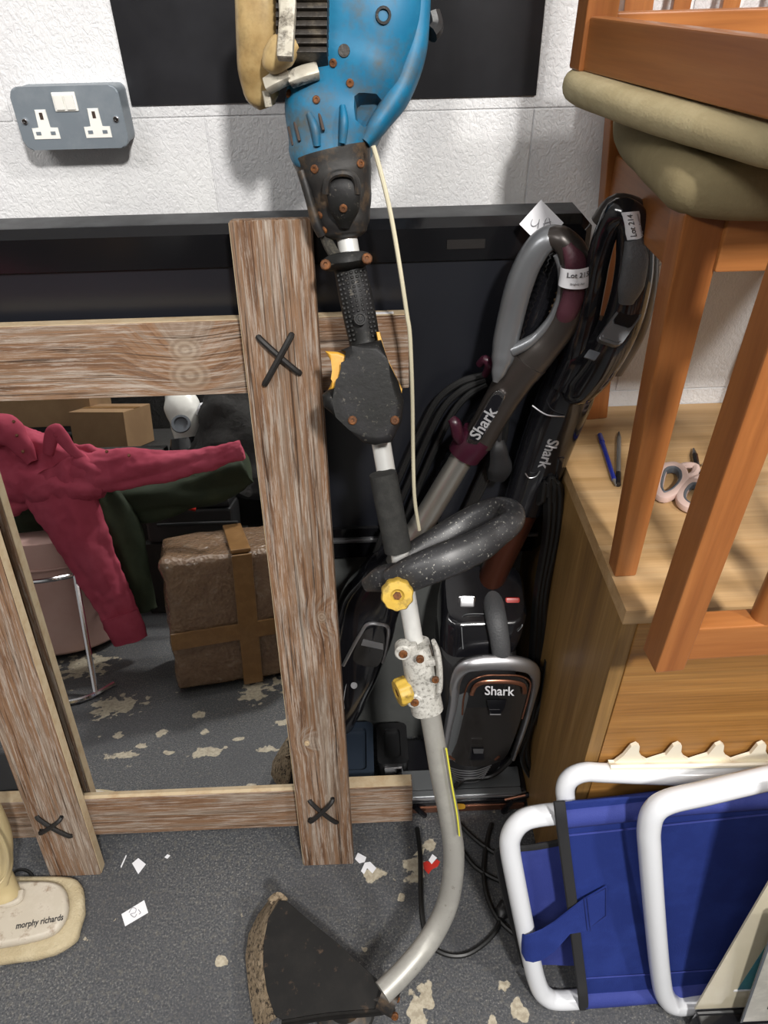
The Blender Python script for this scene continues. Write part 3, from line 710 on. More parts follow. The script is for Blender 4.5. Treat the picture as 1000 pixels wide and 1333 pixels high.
# fuel tank
tk_ = obj('fuel_tank', S([(346, 136, .92, 13), (341, 118, .918, 23), (340, 80, .915, 29), (339, 30, .915, 30), (337, -40, .92, 30)], dr=1.25, power=3.2, n=24), 'fuel', bc)
obj('tank_bulge', S([(352, 84, .882, 6), (356, 78, .872, 17), (368, 66, .870, 20), (384, 56, .874, 12)], dr=.9, n=18, power=2.4), 'fuel', tk_)
obj('tank_cap_strap', S([(372, 48, .868, 7), (371, 10, .87, 8), (370, -30, .872, 8)], dr=.6, power=4), 'dirtyalu', tk_)
# clutch housing
hs = [(432, 202, .903, 52), (437, 225, .897, 47), (443, 255, .890, 41), (447, 285, .882, 35), (449, 302, .878, 29), (450, 310, .876, 20)]
P_ = [at(x, y, Y) for x, y, Y, h in hs]
ch = obj('clutch_housing', MB().sweep(P_, [h[3]*mpp(p) for h, p in zip(hs, P_)], [.050, .046, .040, .034, .029, .02], n=26, power=2.7), 'housing2', bc)
bp0 = obj('boss_panel', S([(444, 226, .853, 14), (447, 244, .846, 23), (448, 270, .842, 20), (449, 296, .846, 7)], dr=.35, n=18), 'housing', ch)
obj('boss_arch', MB().sweep(pp([(424, 252), (426, 236), (435, 227), (449, 225), (460, 229), (465, 240), (465, 252)], .842), .004, n=8), 'housing2', ch)
obj('side_rib', S([(392, 222, .868, 6), (402, 255, .862, 6), (412, 290, .858, 7), (419, 306, .858, 6)], dr=1.2), 'housing2', ch)
screw(*surf(bp0, 447, 271), .0046, ch)
for x, y in ((416, 280), (422, 299), (410, 220), (469, 213)): screw(*surf(ch, x, y), .0046, ch)
obj('cable_sleeve', MB().sweep([at(424, 308, .868), at(430, 322, .862), at(438, 334, .858)], .007, n=10), 'cord_black', bc)
# grip with clamp collar
gp = obj('grip', S([(451, 338, .860, 21), (456, 352, .855, 21), (463, 385, .842, 22), (469, 415, .832, 21.5), (474, 440, .823, 20.5), (478, 458, .816, 23)], dr=.85, n=20), 'housing', bc)
obj('grip_collar', S([(424, 346, .846, 7), (436, 342, .842, 9), (451, 340, .838, 10), (466, 338, .842, 9), (478, 337, .846, 7)], dr=1.5, n=12, power=3), 'housing', gp)
for x, y in ((424, 345), (478, 337)): screw(at(x, y, .829), -FW, .0062, gp)
gx = [at(451, 338, .860), at(478, 450, .817)]
mb = MB(); a0, a1 = at(457, 357, .8545), at(473, 440, .823); dx = (a1-a0); tg = dx.normalized(); nrm = (TOCAM - tg*TOCAM.dot(tg)).normalized(); sd = tg.cross(nrm); rg = 21.5*mpp(a0)
for i in range(15):
    for j in range(-3, 4):
        if i > 10 and abs(j) < 2: continue
        th = j*.30; c = a0 + dx*(i/14) + sd*(rg*1.02*math.sin(th)) + nrm*(rg*.88*math.cos(th)+.0012)
        mb.box(c, (.0036, .0036, .0026), Matrix((sd, tg, nrm)).transposed(), bev=.0008, seg=1)
o = obj('grip_bumps', mb, 'housing', gp); o['kind'] = 'stuff'
obj('round_boss', MB().lathe(at(469, 415, .810), nrm, [(-.006, 0), (-.006, .0075), (.003, .0075), (.003, .0055), (.001, .005), (.001, .003), (.003, .0025), (.003, 0)], 18), 'housing', gp)
# throttle housing: a flat moulded body
outl = [(458, 450), (497, 442), (506, 470), (520, 498), (527, 523), (524, 550), (511, 577), (489, 581), (474, 578), (455, 560), (437, 543), (421, 530), (419, 515), (428, 508), (443, 506), (452, 497), (456, 480), (456, 466), (443, 456)]
cen = at(480, 515, .775); hn = nrm
pts = [onplane(x, y, cen + hn*.022, hn) for x, y in outl]
th_ = obj('throttle_housing', MB().prism(pts, hn, .044, .011, 4), 'housing', bc)
obj('trigger', MB().prism([onplane(x, y, cen+hn*.012, hn) for x, y in [(423, 457), (440, 458), (455, 464), (455, 480), (450, 496), (442, 505), (427, 508), (435, 495), (437, 482), (431, 470)]], hn, .022, .004, 3), 'yellow', bc)
obj('lock_strip', MB().prism([onplane(x, y, cen+hn*.006, hn) for x, y in [(490, 432), (495, 432), (503, 466), (524, 506), (523, 514), (512, 492), (496, 465)]], hn, .012, .001), 'yellow', bc)
for x, y in ((459, 547), (514, 547)): screw(onplane(x, y, cen+hn*.022, hn), hn, .0055, th_)
# foam sleeve
f0, f1 = at(499, 616, .7365), at(519, 716, .703)
obj('foam_sleeve', S([(498.5, 616, .7405, 18), (508.5, 667, .722, 18), (518.5, 716, .704, 18)], n=20, power=2.2), 'foam', bc)
# loop handle
hd = [(513, 757, .655, 20), (540, 745, .650, 23), (580, 729, .655, 24), (620, 712, .668, 22), (650, 692, .685, 18), (666, 679, .705, 16), (664, 667, .732, 17), (645, 664, .755, 17), (612, 677, .760, 17), (575, 700, .748, 18), (540, 722, .735, 18), (520, 734, .722, 14)]
hdl = obj('loop_handle', S(hd, dr=.85, n=18, power=2.6), 'handle', bc)
obj('handle_bracket', S([(480, 760, .690, 10), (500, 752, .680, 17), (516, 750, .676, 18)], dr=1.2, power=2.6), 'handle', bc)
def knob(p, d, r, parent, label=None):
    p = V(p); d = V(d).normalized(); a = d.orthogonal().normalized(); b_ = d.cross(a); n = 48
    def ring(h, r_, lob): return [p + d*h + (a*math.cos(2*math.pi*j/n)+b_*math.sin(2*math.pi*j/n))*(r_*(1+lob*math.cos(10*2*math.pi*j/n))) for j in range(n)]
    mb = MB().rings([ring(-.008, r*.5, 0), ring(-.008, r*.93, .03), ring(-.005, r, .04), ring(.008, r, .04), ring(.011, r*.92, .03), ring(.0115, r*.45, 0), ring(.0085, r*.3, 0)])
    o = obj('knob', mb, 'yellow2', parent, label=label)
    hx = [p+d*.0088+(a*math.cos(q*math.pi/3)+b_*math.sin(q*math.pi/3))*r*.27 for q in range(6)]
    obj('hex_nut', MB().prism([q+d*.002 for q in hx], d, .003), 'rust', o)
    return o
knob(at(517, 773, .622), (0, -.86, .50), .0195, bc)
obj('knob_bolt', MB().lathe(at(517, 773, .622), (0, .86, -.5), [(0, 0), (0, .006), (.06, .006), (.06, 0)], 12), 'rust', bc)
# clamp
cl0, cl1 = at(541, 838, .660), at(557, 922, .628)
cl = obj('clamp', S([(540, 838, .662, 20), (545, 862, .652, 21), (550, 892, .641, 21), (556, 922, .629, 21)], n=20, power=2.6), 'whitealu', bc)
cdir = (cl1-cl0).normalized(); cside = (RT - cdir*RT.dot(cdir)).normalized(); cn = cside.cross(cdir); cn = cn if cn.dot(TOCAM) > 0 else -cn
for x, y, Y in ((525, 850, .640), (540, 913, .617)):
    obj('clamp_ear', MB().lathe(at(x, y, Y)-cn*.008, cn, [(-.010, 0), (-.010, .0115), (.008, .0115), (.010, .0095), (.010, 0)], 18), 'whitealu', cl)
    obj('ear_web', MB().box(at(x+8, y, Y)-cn*.008, (.024, .018, .014), Matrix((cside, cdir, cn)).transposed(), bev=.003), 'whitealu', cl)
    screw(at(x, y, Y)+cn*.002, cn, .006, cl)
screw(at(547, 858, .626), cn, .0055, cl)
obj('lever', S([(565, 836, .642, 3), (569, 848, .640, 4.2), (572, 870, .634, 4.2), (572, 893, .628, 4.2), (568, 904, .626, 3.5), (563, 904, .628, 2.5)], dr=2.2, power=3), 'whitealu', cl)
for x, y, Y in ((561, 861, .640), (563, 885, .632)): obj('lever_lug', MB().box(at(x, y, Y), (.016, .010, .012), Matrix((cside, cdir, cn)).transposed(), bev=.002), 'whitealu', cl)
screw(at(567, 885, .620), cn, .005, cl)
knob(at(526, 899, .632), -cside*.9+cn*.35, .0195, bc)
obj('knob_bolt', MB().lathe(at(529, 900, .632), cside-cn*.3, [(0, 0), (0, .0055), (.03, .0055), (.03, 0)], 12), 'whitealu', bc)
# guard and head
hub = atz(505, 1296, .125)
gpts = [(362, 1172), (349, 1195), (343, 1225), (342, 1255), (347, 1290), (357, 1322), (370, 1330), (430, 1318), (490, 1313), (512, 1308), (516, 1298), (505, 1290), (494, 1278), (440, 1228), (400, 1196), (372, 1172)]
gA, gB, gC = atz(505, 1296, .125), atz(366, 1172, .125), atz(352, 1325, .085)
gn = (gB-gA).cross(gC-gA).normalized(); gn = gn if gn.z > 0 else -gn
gd = obj('guard', MB().prism([onplane(x, y, gA, gn) for x, y in gpts], gn, .005, .0015), 'guard', bc)
rim_in = [(364, 1171), (350, 1195), (344, 1225), (343, 1255), (348, 1290), (359, 1324)]
rim_out = [(357, 1163), (335, 1190), (323, 1215), (320, 1245), (324, 1290), (333, 1345)]
mb = MB(); Rr = []
for (x0, y0), (x1, y1) in zip(rim_in, rim_out):
    a_ = onplane(x0, y0, gA, gn); b_ = atz(x1, y1, .052); c_ = b_ - V((0, 0, .004)); d_ = a_ - gn*.007
    m1 = (a_*.7+b_*.3)+V((0, 0, .006))
    Rr.append([a_, m1, b_, c_, d_])
mb.rings(Rr); mb.disp(.003, 60, 2); obj('guard_rim', mb, 'caked', gd, ang=1.2)
obj('guard_tip', MB().sweep([atz(352, 1174, .11), atz(362, 1166, .118), atz(372, 1174, .118)], .007, .004, n=8), 'caked', gd)
obj('front_lip', MB().sweep([onplane(x, y, gA, gn)-V((0, 0, .006)) for x, y in ((368, 1331), (430, 1321), (490, 1316), (513, 1310))], .004, .009, n=10, up=(0, 0, 1), power=3), 'guard', gd)
obj('hub_bracket', MB().sweep([hub+V((-.012, 0, 0)), hub+V((.012, -.012, -.004))], .018, .016, n=14, power=3), 'housing2', bc)
screw(atz(514, 1323, .115), (0, -.8, .6), .006, gd); screw(atz(516, 1300, .13), (.6, -.3, .7), .006, gd)
hp = atz(448, 1300, .09)
obj('line_spool', MB().lathe((hp.x, hp.y, .002), (0, 0, 1), [(0, 0), (0, .030), (.012, .045), (.045, .050), (.060, .048), (.070, .030), (.095, .024), (.095, 0)], 28), 'housing2', bc)
obj('spool_neck', MB().sweep([hp+V((0, 0, .0)), V((hub.x-.01, hub.y, .105))], .018, n=14), 'oily', bc)
# cream pull cord
o = obj('pull_cord', MB().sweep([at(x, y, Y) for x, y, Y in ((486, 190, .862), (496, 225, .862), (509, 280, .858), (521, 350, .853), (530, 410, .845), (534, 440, .842), (537, 520, .838), (538, 600, .836), (540, 650, .833), (546, 690, .83))], .0027, n=8), 'cream_cord')
tag(o, 'thin cream cord hanging down beside the brush cutter grip', 'cord')

# ================================================================== LEFT UPRIGHT VACUUM (grey loop handle)
vl = thing('upright_vacuum', 'grey upright vacuum with plum grip loop and silver tube leaning right', 'vacuum cleaner', (-.12, .88, 0), 'upright vacuums')
Yr = .875
rg_ = obj('handle_loop', S([(742, 322, Yr, 15), (728, 310, Yr, 16), (708, 314, Yr, 17), (690, 338, Yr, 17.5), (676, 372, Yr, 18), (666, 410, Yr, 17.5), (659, 442, Yr-.004, 17), (655, 464, Yr-.010, 15), (650, 482, Yr-.016, 10), (645, 497, Yr-.019, 4)], dr=.85, n=18), 'gunmetal', vl)
obj('outer_shell', S([(714, 308, Yr-.002, 13), (732, 312, Yr-.008, 17), (747, 335, Yr-.012, 20.5), (747, 378, Yr-.012, 20.5), (737, 412, Yr-.012, 20.5), (718, 440, Yr-.010, 21), (697, 462, Yr-.008, 24), (681, 480, Yr-.006, 25)], dr=.8, n=18), 'darkwand', rg_)
obj('inner_rim', S([(724, 332, Yr-.012, 4), (730, 350, Yr-.014, 4.5), (730, 380, Yr-.014, 4.5), (720, 410, Yr-.014, 5), (702, 434, Yr-.014, 6), (684, 448, Yr-.014, 8), (666, 456, Yr-.012, 9)], dr=1.0, n=12), 'gunmetal', rg_)
obj('soft_grip', S([(738, 318, Yr-.018, 9), (749, 342, Yr-.022, 15), (748, 378, Yr-.022, 15), (739, 405, Yr-.022, 14), (729, 422, Yr-.018, 8)], dr=.7, n=16), 'plum', rg_)
lb = [(750, 345, Yr-.024, 20), (749, 358, Yr-.024, 20), (747, 371, Yr-.024, 20)]
lab = obj('lot_label', S(lb, dr=.78, n=28, sub=4, cap=False), 'paper', rg_, label='white printed paper lot label')
c = at(749, 353, Yr-.024); k = mpp(c); tg = (at(747, 371, Yr)-at(750, 345, Yr)).normalized(); nn = (TOCAM-tg*TOCAM.dot(tg)).normalized()
yv = -tg; xv = yv.cross(nn); mxl = Matrix((xv, yv, nn)).transposed().to_4x4(); mxl.translation = c + nn*(20*k*.78+.0012)
lettering('Lot 215', 9.2*k, mxl, 'ink', lab, bend=('x', 20*k, 0), bf=.78)
mx2 = mxl.copy(); mx2.translation = mxl.translation + tg*.0105; lettering('Brightly Auc', 3.8*k, mx2, 'ink_grey', lab, bend=('x', 20*k, 0), bf=.78)
wd = obj('wand', S([(689, 468, Yr-.004, 27), (672, 490, Yr-.002, 25), (655, 517, Yr, 22.5), (637, 548, Yr, 21), (622, 574, Yr, 21)], dr=.9, n=20, power=2.3), 'darkwand', vl)
bdg = [(652, 508), (656, 512), (656, 520), (628, 570), (620, 577), (612, 575), (610, 568), (638, 518), (645, 509)]
c0 = at(633, 543, Yr); tg = (at(655, 512, Yr)-at(613, 576, Yr)).normalized(); nn = (TOCAM-tg*TOCAM.dot(tg)).normalized(); sp_ = c0+nn*(20.5*mpp(c0)*.9)
bq = smooth_outline([V(onplane(x, y, sp_+nn*.002, nn)) for x, y in bdg], 4)
bd_ = obj('badge_rim', MB().prism([p+nn*.004 for p in bq], nn, .012, .001), 'chrome', wd)
cc = sum(bq, V((0, 0, 0)))/len(bq)
obj('badge', MB().prism([cc+(p-cc)*.86+nn*.0046 for p in bq], nn, .002), 'glossblack', bd_)
m5 = Matrix((tg, nn.cross(tg), nn)).transposed().to_4x4(); m5.translation = sp_+nn*.0068
lettering('Shark', 21*mpp(c0), m5, 'letter_silver', bd_, bold=.0004, xs=.98)
obj('collar', S([(623, 566, Yr, 23), (614, 577, Yr, 24), (604, 592, Yr, 22)], dr=.95, n=20), 'plum2', vl)
obj('collar_latch', S([(588, 545, Yr-.01, 6), (593, 552, Yr-.015, 8), (596, 566, Yr-.015, 8), (600, 575, Yr-.01, 6)], dr=.8), 'plum2', vl)
obj('cord_hook', S([(624, 474, .895, 5), (632, 468, .885, 6), (637, 476, .885, 6), (632, 488, .895, 5)], dr=.9), 'plum2', vl)
obj('silver_tube', S([(608, 585, Yr, 15), (575, 640, .872, 15.5), (536, 704, .868, 16), (512, 742, .866, 16)], n=20), 'satin', vl)
# ribbed hose behind the loop and beside the tube
def hose(pts, r, parent, name='hose'):
    mb = MB(); P2 = [V(p) for p in pts]; n_ = 46
    L = len(P2)-1; Q = []
    for i in range(n_*2+1):
        u = i/(n_*2)*L; k_ = min(int(u), L-1); f = u-k_; g = lambda q: P2[min(max(k_+q, 0), L)]
        p0, p1, p2, p3 = g(-1), g(0), g(1), g(2)
        Q.append(.5*((2*p1)+(p2-p0)*f+(2*p0-5*p1+4*p2-p3)*f*f+(3*p1-p0-3*p2+p3)*f**3))
    return obj(name, mb.sweep(Q, [r if i % 2 else r*.8 for i in range(len(Q))], n=14, smooth=False), 'glossblack', parent, ang=2)
hose([at(x, y, Y) for x, y, Y in ((734, 325, .905), (724, 345, .902), (710, 385, .900), (694, 425, .900), (674, 470, .908), (640, 530, .915), (600, 585, .912), (572, 640, .91), (550, 690, .908), (520, 735, .905))], .019, vl)
bodyL = [(512, 728, .875, 22), (500, 750, .872, 32), (482, 785, .870, 40), (472, 820, .870, 41), (462, 860, .870, 36), (450, 900, .872, 30), (441, 932, .875, 23)]
bl = obj('body', S(bodyL, da=.042, n=24, power=2.6), 'glossblack', vl)
obj('neck_joint', MB().lathe(at(441, 925, .885), (-.3, 0, -1), [(0, 0), (0, .03), (.10, .035), (.26, .03), (.30, 0)], 16), 'black', vl)
obj('chrome_arch', MB().sweep([at(x, y, Y) for x, y, Y in ((447, 866, .830), (458, 845, .828), (470, 824, .826), (478, 813, .825), (492, 812, .825), (505, 817, .828), (504, 838, .830), (498, 862, .833))], .0032, n=10), 'silver', bl)
obj('dust_window', MB().prism([at(x, y, .8265) for x, y in smooth_outline([(477, 820), (498, 820), (500, 845), (490, 868), (462, 862), (462, 846)], 4)], -FW, .004), 'smoke', bl)
obj('window_band', MB().prism([at(x, y, .8255) for x, y in [(473, 832), (499, 838), (499, 846), (470, 840)]], -FW, .002), 'silver', bl)
obj('control_surround', MB().prism([at(x, y, .830) for x, y in smooth_outline([(452, 888), (466, 884), (471, 892), (462, 918), (452, 926), (447, 915)], 4)], -FW, .006), 'letter_silver', bl)
obj('control_panel', MB().prism([at(x, y, .829) for x, y in smooth_outline([(453, 891), (464, 888), (467, 894), (459, 915), (452, 921), (450, 912)], 4)], -FW, .006), 'glossblack', bl)
obj('power_button', MB().lathe(at(461, 892, .826), -FW, [(-.003, 0), (-.003, .006), (.002, .006), (.002, .0045), (.0005, .004), (.0005, 0)], 16), 'silver', bl)
obj('floor_head', MB().box((-.205, .885, .034), (.22, .12, .066), bev=.015), 'black', vl)
pc = None
for i, pts in enumerate([[(632, 488), (600, 497), (570, 520), (548, 560), (525, 610), (505, 660), (498, 700)], [(632, 494), (604, 506), (578, 530), (556, 572), (535, 622), (516, 668), (506, 712)], [(634, 500), (610, 514), (588, 540), (566, 585), (545, 634), (528, 680), (520, 720)], [(650, 540), (640, 590), (618, 640), (600, 680), (588, 720)], [(660, 530), (655, 575), (634, 625), (612, 668), (598, 715)], [(655, 520), (648, 580), (626, 632), (606, 675), (594, 718)], [(500, 690), (489, 720), (480, 745), (476, 770)]]):
    Yc = .925 if i < 6 else .90
    o = obj('power_cord', MB().sweep(pp(pts, Yc), .0052, n=8), 'rubber', pc or vl)
    if pc is None: pc = o
obj('plug', S([(649, 572, .91, 8), (649, 590, .905, 13), (650, 608, .905, 17), (646, 622, .91, 12)], dr=.6, power=2.8), 'black', vl)
obj('strain_relief', S([(652, 548, .915, 4), (650, 560, .912, 5), (649, 576, .91, 6)]), 'black', vl)
obj('cord_end', S([(478, 738, .905, 9), (473, 755, .90, 11), (474, 772, .90, 9)]), 'black', vl)

# ================================================================== RIGHT UPRIGHT VACUUM (black, copper trim)
vr = thing('upright_vacuum', 'black upright vacuum with copper trim beside the oak cabinet', 'vacuum cleaner', (.17, .85, 0), 'upright vacuums')
nz = obj('floor_nozzle', MB().box((.165, .858, .036), (.272, .135, .050), bev=.010), 'glossblack', vr)
obj('clear_window', MB().box((.165, .815, .0615), (.245, .055, .006), Matrix.Rotation(.25, 3, 'X'), bev=.002), 'greyside', nz)
obj('copper_strip', MB().box((.165, .786, .017), (.262, .012, .022), bev=.004), 'copper', nz)
obj('black_strip', MB().box((.165, .787, .038), (.266, .012, .014), bev=.003), 'glossblack', nz)
obj('silver_strip', MB().box((.165, .789, .051), (.266, .010, .008), bev=.002), 'silver', nz)
for a_, b_ in (((655, 1057, .774), (668, 1040, .778)), ((668, 1040, .778), (690, 1034, .782))): obj('black_wing', MB().sweep([at(*a_), at(*b_)], .006, n=8), 'glossblack', nz)
obj('black_wing', MB().sweep([at(540, 1050, .775), at(553, 1062, .772)], .006, n=8), 'glossblack', nz)
obj('copper_tip', MB().sweep([at(657, 1041, .777), at(684, 1035, .78)], .0035, n=8), 'copper', nz)
obj('level_mark', MB().prism([at(x, y, .774) for x, y in smooth_outline([(594, 1047), (604, 1047), (606, 1050), (604, 1053), (594, 1053)], 3)], -FW, .002), 'yellow', nz)
for x0 in (.055, .275): obj('wheel', MB().lathe((x0-.008, .905, .022), (1, 0, 0), [(0, 0), (0, .020), (.002, .022), (.014, .022), (.016, .020), (.016, 0)], 18), 'rubber', nz)
# canister: lofted rounded block leaning back
def csec(cx, cy, z, wx_, wy_, tilt=0.): return [V((cx+a, cy+b_, z + b_*tilt)) for a, b_ in rrect(wx_, wy_, min(wx_, wy_)*.28, 5)]
can = obj('canister', MB().rings([csec(.186, .868, .075, .080, .085), csec(.186, .866, .10, .098, .110), csec(.184, .862, .20, .116, .124), csec(.180, .858, .32, .132, .130, .1), csec(.177, .857, .42, .142, .134, .25), csec(.176, .858, .455, .140, .132, .35), csec(.176, .860, .470, .126, .118, .4)]), 'black', vr)
pod = obj('motor_pod', MB().rings([csec(.178, .870, .462, .136, .112, .45), csec(.184, .876, .500, .146, .108, .5), csec(.190, .884, .530, .146, .098, .55), csec(.191, .886, .540, .134, .086, .55)]), 'glossblack', vr)
# silver frame round the front of the canister
Yf = .79
def cf(x, y, d=0): return at(x, y, Yf-d)
fr_pts = [(577, 990), (583, 950), (590, 915), (593, 885), (604, 868), (625, 863), (650, 862), (675, 864), (692, 870), (697, 885), (692, 910), (682, 945), (668, 985)]
def fy(y): return .800-(.0)*(y-860)
frm = obj('silver_frame', MB().sweep([at(x, y, .796 + max(0, (y-880))*.00002) for x, y in fr_pts], [.006, .0075, .009, .0105, .012, .0135, .014, .0135, .012, .008, .006, .005, .004], .010, n=12, up=TOCAM, power=2.6), 'silver', vr)
obj('side_fairing', S([(584, 985, .80, 7), (592, 940, .80, 10), (600, 905, .80, 11), (606, 888, .80, 8)], dr=.7, power=3), 'greyside', frm)
cup = obj('dust_cup', MB().prism([at(x, y, .792) for x, y in smooth_outline([(588, 985), (594, 945), (604, 900), (612, 884), (632, 880), (660, 880), (682, 884), (688, 896), (680, 930), (664, 975), (652, 992), (620, 998), (598, 995)], 4)], -FW, .016, .004), 'smoke', vr)
obj('copper_arch', MB().sweep([at(x, y, .786) for x, y in ((614, 904), (619, 893), (630, 888), (648, 887), (668, 888), (681, 892), (683, 902))], .0042, .003, n=10, power=3), 'copper', cup)
obj('copper_line', MB().sweep([at(x, y, .789) for x, y in ((602, 930), (604, 908), (612, 888), (630, 880), (650, 879), (676, 880), (690, 888), (688, 906), (680, 935))], .0018, n=8), 'copper', cup)
lc_ = at(650, 900, .780); k = mpp(lc_); m6 = frame_m(lc_, -FW, RT*.998+UP*-.03)
lettering('Shark', 16.5*k, m6, 'letter_silver', cup, bold=.0003, xs=1.02)
obj('latch', MB().prism([at(x, y, .784) for x, y in [(634, 911), (660, 911), (657, 922), (652, 930), (639, 930), (636, 922)]], -FW, .008, .001), 'glossblack', cup)
obj('latch_line', MB().sweep(pp([(638, 930), (652, 930)], .779), .0012, n=6), 'silver', cup)
obj('lower_latch', MB().prism([at(x, y, .786) for x, y in [(614, 974), (630, 974), (631, 990), (612, 990)]], -FW, .010, .001), 'glossblack', cup)
obj('latch_cap', MB().prism([at(x, y, .780) for x, y in [(616, 975), (630, 975), (629, 981), (617, 981)]], -FW, .002), 'silver', cup)
base_front = obj('base_ribs', MB().prism([at(x, y, .806) for x, y in smooth_outline([(583, 985), (620, 998), (652, 990), (643, 1006), (625, 1016), (604, 1017), (588, 1010)], 4)], -FW, .03, .004), 'black', vr)
for i in range(6):
    a_ = i*4.0; obj('rib', MB().sweep([at(x, y, .798) for x, y in ((585+i*1.5, 999+a_*.75), (600, 1003+a_*.75), (620, 1003+a_*.72), (640-i*1.8, 996+a_*.72))], .0013, n=6), 'silver', base_front)
for pts in (((584, 983), (591, 988)), ((645, 988), (650, 983))): obj('copper_tab', MB().sweep(pp(pts, .794), .004, n=8), 'copper', base_front)
# carry handle, buttons
obj('carry_handle', S([(640, 770, .905, 12), (641, 780, .885, 14), (646, 805, .84, 14), (651, 835, .815, 13), (653, 858, .806, 12)], n=18, dr=.9), 'greygrip', vr)
for x, mt_, lb_ in ((608, 'silver', 'silver release button'), (667, 'red', 'red release button')):
    p = at(x, 784, .873); bx = obj('button', MB().box(p, (.026, .018, .010), mx.to_3x3(), bev=.003), mt_, pod, label=lb_)
    obj('button_rim', MB().box(p-TOCAM*.003, (.031, .023, .008), mx.to_3x3(), bev=.003), 'chrome', bx)
obj('panel_line', MB().sweep([at(x, y, Y) for x, y, Y in ((603, 845, .806), (601, 810, .845), (606, 800, .85), (630, 799, .85))], .0008, n=6), 'greyside', pod)
obj('panel_line', MB().sweep([at(x, y, Y) for x, y, Y in ((662, 803, .85), (674, 805, .848), (680, 814, .84), (674, 822, .832))], .0008, n=6), 'greyside', pod)
# wand, barrel, loop
obj('copper_tube', S([(632, 772, .915, 17), (648, 735, .914, 18), (668, 694, .912, 18.5), (684, 660, .912, 19)], n=18), 'coppertube', vr)
br = obj('grip_barrel', S([(683, 662, .910, 27), (688, 645, .910, 29), (706, 595, .905, 33), (722, 552, .900, 35), (735, 520, .895, 36), (746, 490, .89, 34), (752, 470, .885, 28)], dr=.72, n=24, power=2.3), 'glossblack', vr)
obj('barrel_ring', MB().sweep([at(x, y, Y) for x, y, Y in ((693, 528, .872), (712, 540, .866), (735, 542, .866))], .0012, n=6), 'silver', br)
obj('barrel_arc', MB().sweep([at(x, y, Y) for x, y, Y in ((684, 616, .878), (689, 622, .876), (698, 620, .876), (703, 613, .878))], .0009, n=6), 'silver', br)
c0 = at(712, 576, .903); tg = (at(684, 650, .91)-at(735, 515, .895)).normalized(); nn = (TOCAM-tg*TOCAM.dot(tg)).normalized(); k = mpp(c0)
m7 = Matrix((tg, nn.cross(tg), nn)).transposed().to_4x4(); m7.translation = c0+nn*(34*k*.72+.0008)
lettering('Shark', 20*k, m7, 'letter_silver', br, bold=.0005, bend=('y', 36*k, 0), bf=.72)
Yb = .845
loopR = [(742, 500, Yb+.03, 16), (753, 455, Yb+.02, 17), (763, 415, Yb+.015, 16.5), (772, 375, Yb+.01, 15.5), (780, 335, Yb, 15), (791, 298, Yb-.005, 15), (806, 276, Yb-.01, 18), (822, 288, Yb-.012, 21.5), (827, 322, Yb-.012, 24), (824, 365, Yb-.01, 25), (813, 410, Yb-.005, 25), (797, 447, Yb, 25), (776, 480, Yb+.01, 25), (754, 503, Yb+.02, 24)]
lp = obj('handle_loop', S(loopR, dr=.85, n=20, closed=True, power=2.3), 'glossblack', vr)
obj('web', S([(787, 415, Yb+.012, 16), (774, 445, Yb+.014, 24), (760, 472, Yb+.018, 28), (744, 505, Yb+.026, 28)], dr=.55, n=18, power=2.5), 'glossblack', lp)
obj('back_shell', S([(780, 290, Yb+.02, 12), (803, 266, Yb+.01, 14), (828, 285, Yb+.008, 22), (836, 330, Yb+.008, 22), (832, 385, Yb+.01, 22), (817, 435, Yb+.015, 22), (792, 480, Yb+.02, 20)], dr=.8, n=16), 'darkwand', lp)
obj('soft_grip', S([(825, 312, Yb-.030, 12), (827, 340, Yb-.033, 17), (822, 370, Yb-.032, 17), (815, 394, Yb-.028, 10)], dr=.6, n=16, power=2.5), 'greygrip', lp)
LQ = [(809, 277), (832, 275), (841, 311), (814, 313)]
def lq(u, v_, lift=0.):
    x = (LQ[0][0]*(1-u)+LQ[1][0]*u)*(1-v_)+(LQ[3][0]*(1-u)+LQ[2][0]*u)*v_; y = (LQ[0][1]*(1-u)+LQ[1][1]*u)*(1-v_)+(LQ[3][1]*(1-u)+LQ[2][1]*u)*v_
    return at(x, y, Yb-.0335+.016*(2*u-1)**2*.6) - FW*lift
rows = []
for q in range(5):
    v_ = q/4; rows.append([lq(i/8, v_, .0006) for i in range(9)]+[lq(i/8, v_, 0) for i in range(8, -1, -1)])
l2 = obj('lot_label', MB().rings(rows), 'paper', lp, label='white printed paper lot label')
def onlabel(s_, size, u0, name='lettering'):
    o_ = lettering(s_, size, Matrix(), 'ink' if size > .004 else 'ink_grey', None)
    me = o_.data; wx_ = max(abs(v_.co.x) for v_ in me.vertices)
    for v_ in me.vertices:
        vv = .52 - v_.co.x/(2*wx_)*.80; uu = u0 - v_.co.y/.026
        v_.co = W[l2].inverted() @ lq(uu, vv, .0022 + v_.co.z)
    o_.parent = l2; W[o_] = W[l2].copy(); o_.matrix_basis = Matrix()
onlabel('Lot 214', .0115, .42); onlabel('Brightly Auctions', .0035, .83)
pA = at(807, 425, Yb-.03); k = mpp(pA); m10 = frame_m(pA, -FW, RT*math.cos(.32)+UP*math.sin(.32)*-1)
def sk_(a, b_, h=0): return m10 @ V(((a+b_*.30)*k, b_*k, h))
sw_ = obj('switch_panel', MB().prism([sk_(a, b_, .003) for a, b_ in rrect(31, 52, 6)], -FW, .012, .0015), 'gunmetal', lp)
obj('rocker', MB().prism([sk_(a, b_+11, .005) for a, b_ in rrect(25, 22, 4)], -FW, .004, .001), 'glossblack', sw_)
obj('silver_button', MB().prism([sk_(a, b_-12, .0045) for a, b_ in rrect(25, 20, 3)], -FW, .004, .001), 'gunmetal', sw_)
obj('info_sticker', MB().prism([sk_(a-8, b_-45, -.004) for a, b_ in rrect(15, 12, 1)], -FW, .003), 'slate', lp)
